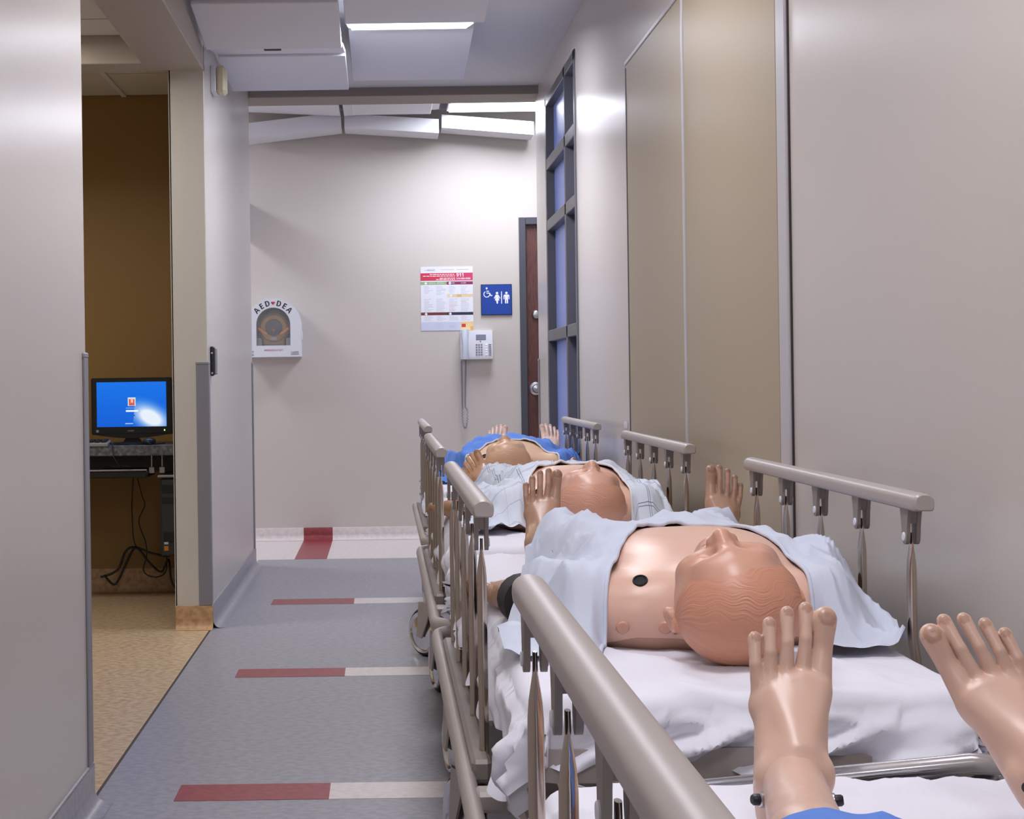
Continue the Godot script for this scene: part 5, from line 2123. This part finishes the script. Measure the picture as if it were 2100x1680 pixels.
func resample(ps: Array, k: int) -> Array:
	var cv := Curve2D.new()
	for p: Vector2 in ps:
		cv.add_point(p)
	for i in range(1, cv.point_count - 1):
		var t := (cv.get_point_position(i + 1) - cv.get_point_position(i - 1)) * 0.16
		cv.set_point_in(i, -t)
		cv.set_point_out(i, t)
	cv.bake_interval = 0.005
	var out := []
	var total := cv.get_baked_length()
	for i in k + 1:
		out.append(cv.sample_baked(total * i / k))
	return out

func ankle_bolt(mk: Dictionary, at: Vector3, dirv: Vector3) -> void:
	var b := MB.new()
	var y := dirv.normalized()
	var x := y.cross(Vector3.BACK).normalized()
	b.xf = Transform3D(Basis(x, y, x.cross(y)), at)
	b.lathe([Vector2(0, -0.01), Vector2(0.0075, -0.01), Vector2(0.0075, 0.007), Vector2(0.006, 0.008), Vector2(0, 0.008)], 6, 10.0)
	obj("ankle_bolt", b, mats.satin_metal, mk.node)
	b = MB.new()
	b.xf = Transform3D(Basis(x, y, x.cross(y)), at + y * 0.008)
	b.lathe([Vector2(0, 0), Vector2(0.0055, 0), Vector2(0.0055, 0.005), Vector2(0.004, 0.007), Vector2(0, 0.007)], 14)
	obj("bolt_cap", b, mats.black_plastic, mk.node)

func build_beds() -> void:
	var parts := caster_parts()
	parts["rail"] = rail_mesh(0.37, 1.6)
	parts["bracket"] = bracket_mesh()
	parts["pivot_r"] = pivot_mesh(1.0)
	parts["pivot_l"] = pivot_mesh(-1.0)
	parts["post_in"] = post_mesh(0.0)
	parts["post_out"] = post_mesh(0.012)
	make_head()
	make_foot()
	make_hand()
	var beds := [
		[0.470, 0.015, "nearest stretcher, its left hand rail crossing the foreground", [200.0, -30.0, 195.0, 100.0], "white sheet on the nearest stretcher, under the large foreground feet", 101, 0.12],
		[0.485, 2.22, "second stretcher from the camera, under the manikin in the pale blue gown", [195.0, 40.0, 200.0, 70.0], "rumpled white sheet hanging over the head end of the second stretcher", 111, 0.115],
		[0.489, 4.22, "third stretcher from the camera, under the manikin in the plaid gown", [190.0, 120.0, 192.0, 20.0], "white sheet on the third stretcher, under the manikin in the plaid gown", 121, 0.13],
		[0.512, 6.38, "farthest stretcher, under the manikin in the blue gown by the end wall", [216.0, 60.0, 190.0, 110.0], "white sheet on the farthest stretcher, under the manikin in the blue gown", 131, 0.13]]
	for b in beds:
		parts["handle"] = -0.09 if b[1] > 2.0 and b[1] < 3.0 else -0.045
		parts["dy"] = -0.025 if b[1] < 1.0 else 0.0
		parts["w_head"] = 0.14 if b[1] > 6.0 else 0.3
		make_stretcher(b[2], b[0], b[1], b[3], parts)
		make_mattress(b[2].replace("stretcher", "mattress pad").replace(", its left hand rail crossing the foreground", ", under the large foreground feet"), b[0], b[1], parts.dy)
		make_sheet(b[4], b[0], b[1], b[5], b[6], parts.dy)
	# bed 1: only the legs reach into the picture
	var m1 := make_manikin("pale manikin whose two large bare feet stand in the right foreground", 0.470, 0.015, {
		"legs_only": true, "dy": -0.025, "ankle_y": 0.058, "cx": 0.03, "skin": rgb(214, 178, 158), "under": rgb(186, 148, 128), "foot_skin": rgb(214, 178, 158), "foot_size": 0.87,
		"knee": [Vector3(-0.16, 0.072, 1.2), Vector3(0.2, 0.072, 1.2)], "thin": 0.66,
		"ankle": [{"x": -0.085, "z": 1.61, "roll": -9.0, "pitch": -14.0}, {"x": 0.158, "z": 1.61, "roll": 24.0, "pitch": -14.0}]})
	make_gown(m1.merged({"from_w": 0.9, "to_w": 1.42, "fall": 0.22, "fold": 0.4}), [Vector2(-0.24, 0.95), Vector2(0.0, 0.95), Vector2(0.24, 0.95)], [Vector2(-0.26, 1.22), Vector2(-0.17, 1.24), Vector2(-0.08, 1.28), Vector2(0.05, 1.3), Vector2(0.15, 1.3), Vector2(0.28, 1.25)], 201, mats.gown_blue, mats.gown_blue)
	ankle_bolt(m1, L(-0.067, 0.052, 1.555), Vector3(1, 0.1, 0.2))
	ankle_bolt(m1, L(-0.122, 0.054, 1.555), Vector3(-1, 0.1, 0.2))
	ankle_bolt(m1, L(0.133, 0.058, 1.57), Vector3(-1, 0.1, 0.3))
	# bed 2
	var m2 := make_manikin("bare-chested manikin in an open pale blue gown, moulded hair towards the camera", 0.485, 2.22, {
		"cx": 0.015, "skin": rgb(222, 182, 162), "under": rgb(186, 148, 128), "face": rgb(211, 160, 137), "hair": rgb(204, 144, 117), "foot_skin": rgb(176, 138, 116),
		"foot_size": 0.92, "crown": 0.14, "head": Vector2(0.022, 0.004), "head_turn": 10.0, "head_tilt": 12.0, "shoulder": 0.41, "head_size": Vector3(1.06, 0.83, 0.95),
		"elbow": [Vector3(-0.235, 0.045, 0.66), Vector3(0.235, 0.075, 0.68)], "wrist": [Vector3(-0.272, 0.03, 0.86), Vector3(0.24, 0.04, 0.92)],
		"knee": [Vector3(-0.11, 0.058, 1.33), Vector3(0.2, 0.058, 1.33)],
		"ankle": [{"x": -0.128, "z": 1.68, "roll": -6.0, "pitch": -14.0}, {"x": 0.292, "z": 1.68, "roll": -5.0, "pitch": -14.0}]})
	make_gown(m2, [Vector2(-0.17, 0.315), Vector2(-0.15, 0.385), Vector2(-0.125, 0.47), Vector2(-0.09, 0.56), Vector2(-0.04, 0.64), Vector2(0.03, 0.68), Vector2(0.1, 0.64), Vector2(0.15, 0.54), Vector2(0.165, 0.42), Vector2(0.165, 0.3)],
		[Vector2(-0.27, 0.275), Vector2(-0.30, 0.3), Vector2(-0.31, 0.42), Vector2(-0.285, 0.56), Vector2(-0.225, 0.7), Vector2(-0.215, 1.1), Vector2(-0.17, 1.36), Vector2(0.02, 1.42), Vector2(0.28, 1.4), Vector2(0.3, 1.1), Vector2(0.305, 0.55), Vector2(0.3, 0.36), Vector2(0.27, 0.3)], 211, mats.gown_pale, mats.gown_pale)
	var cuff := MB.new()
	cuff.tube([L(-0.243, 0.045, 0.61), L(-0.252, 0.042, 0.71)], [0.047, 0.043], null, 20)
	obj("arm_cuff", cuff, mats.cuff_black, m2.node)
	# bed 3
	var m3 := make_manikin("manikin in a pale plaid gown lying on the third stretcher", 0.489, 4.22, {
		"cx": 0.04, "skin": rgb(224, 182, 160), "under": rgb(186, 148, 128), "face": rgb(216, 168, 148), "hair": rgb(206, 152, 130), "foot_skin": rgb(194, 148, 116),
		"foot_size": 0.92, "crown": 0.16, "head": Vector2(0.052, 0.004), "head_turn": -4.0, "head_tilt": 12.0, "head_size": Vector3(1.06, 0.83, 0.95), "shoulder": 0.43,
		"elbow": [Vector3(-0.22, 0.045, 0.7), Vector3(0.27, 0.045, 0.7)], "wrist": [Vector3(-0.29, 0.03, 0.92), Vector3(0.27, 0.04, 0.95)],
		"knee": [Vector3(-0.12, 0.058, 1.33), Vector3(0.13, 0.058, 1.33)],
		"ankle": [{"x": -0.13, "z": 1.68, "roll": 28.0, "pitch": -36.0}, {"x": 0.14, "z": 1.68, "roll": -45.0, "pitch": -48.0}]})
	make_gown(m3, [Vector2(-0.10, 0.33), Vector2(-0.1, 0.44), Vector2(-0.08, 0.54), Vector2(-0.02, 0.62), Vector2(0.04, 0.65), Vector2(0.11, 0.61), Vector2(0.16, 0.54), Vector2(0.18, 0.44), Vector2(0.185, 0.33)],
		[Vector2(-0.3, 0.31), Vector2(-0.3, 0.45), Vector2(-0.26, 0.6), Vector2(-0.24, 0.8), Vector2(-0.22, 1.1), Vector2(-0.2, 1.5), Vector2(0.02, 1.52), Vector2(0.25, 1.5), Vector2(0.295, 1.1), Vector2(0.305, 0.55), Vector2(0.3, 0.36), Vector2(0.27, 0.32)], 221, mats.gown_plaid, mats.gown_trim, true)
	# bed 4
	var m4 := make_manikin("manikin in a bright blue gown on the farthest stretcher, nose pointing up", 0.512, 6.38, {
		"cx": 0.0, "skin": rgb(226, 188, 158), "under": rgb(186, 148, 128), "face": rgb(226, 184, 152), "hair": rgb(214, 168, 136), "foot_skin": rgb(226, 194, 178),
		"foot_size": 0.92, "crown": 0.16, "head": Vector2(-0.03, 0.004), "head_turn": 6.0, "head_tilt": 12.0, "head_size": Vector3(1.06, 0.83, 0.95), "shoulder": 0.43,
		"elbow": [Vector3(-0.24, 0.045, 0.7), Vector3(0.25, 0.045, 0.7)], "wrist": [Vector3(-0.25, 0.03, 0.93), Vector3(0.27, 0.05, 0.93)],
		"knee": [Vector3(-0.05, 0.058, 1.3), Vector3(0.2, 0.058, 1.3)],
		"ankle": [{"x": 0.01, "z": 1.62, "roll": -10.0, "pitch": -18.0}, {"x": 0.285, "z": 1.62, "roll": 6.0, "pitch": -18.0}]})
	make_gown(m4, [Vector2(-0.2, 0.33), Vector2(-0.185, 0.42), Vector2(-0.14, 0.49), Vector2(-0.06, 0.54), Vector2(0.02, 0.555), Vector2(0.1, 0.53), Vector2(0.16, 0.48), Vector2(0.185, 0.42), Vector2(0.19, 0.33)],
		[Vector2(-0.32, 0.31), Vector2(-0.32, 0.45), Vector2(-0.3, 0.6), Vector2(-0.26, 0.8), Vector2(-0.22, 1.1), Vector2(-0.17, 1.46), Vector2(0.06, 1.48), Vector2(0.29, 1.46), Vector2(0.295, 1.1), Vector2(0.305, 0.55), Vector2(0.3, 0.36), Vector2(0.27, 0.32)], 231, mats.gown_blue, mats.gown_trim)
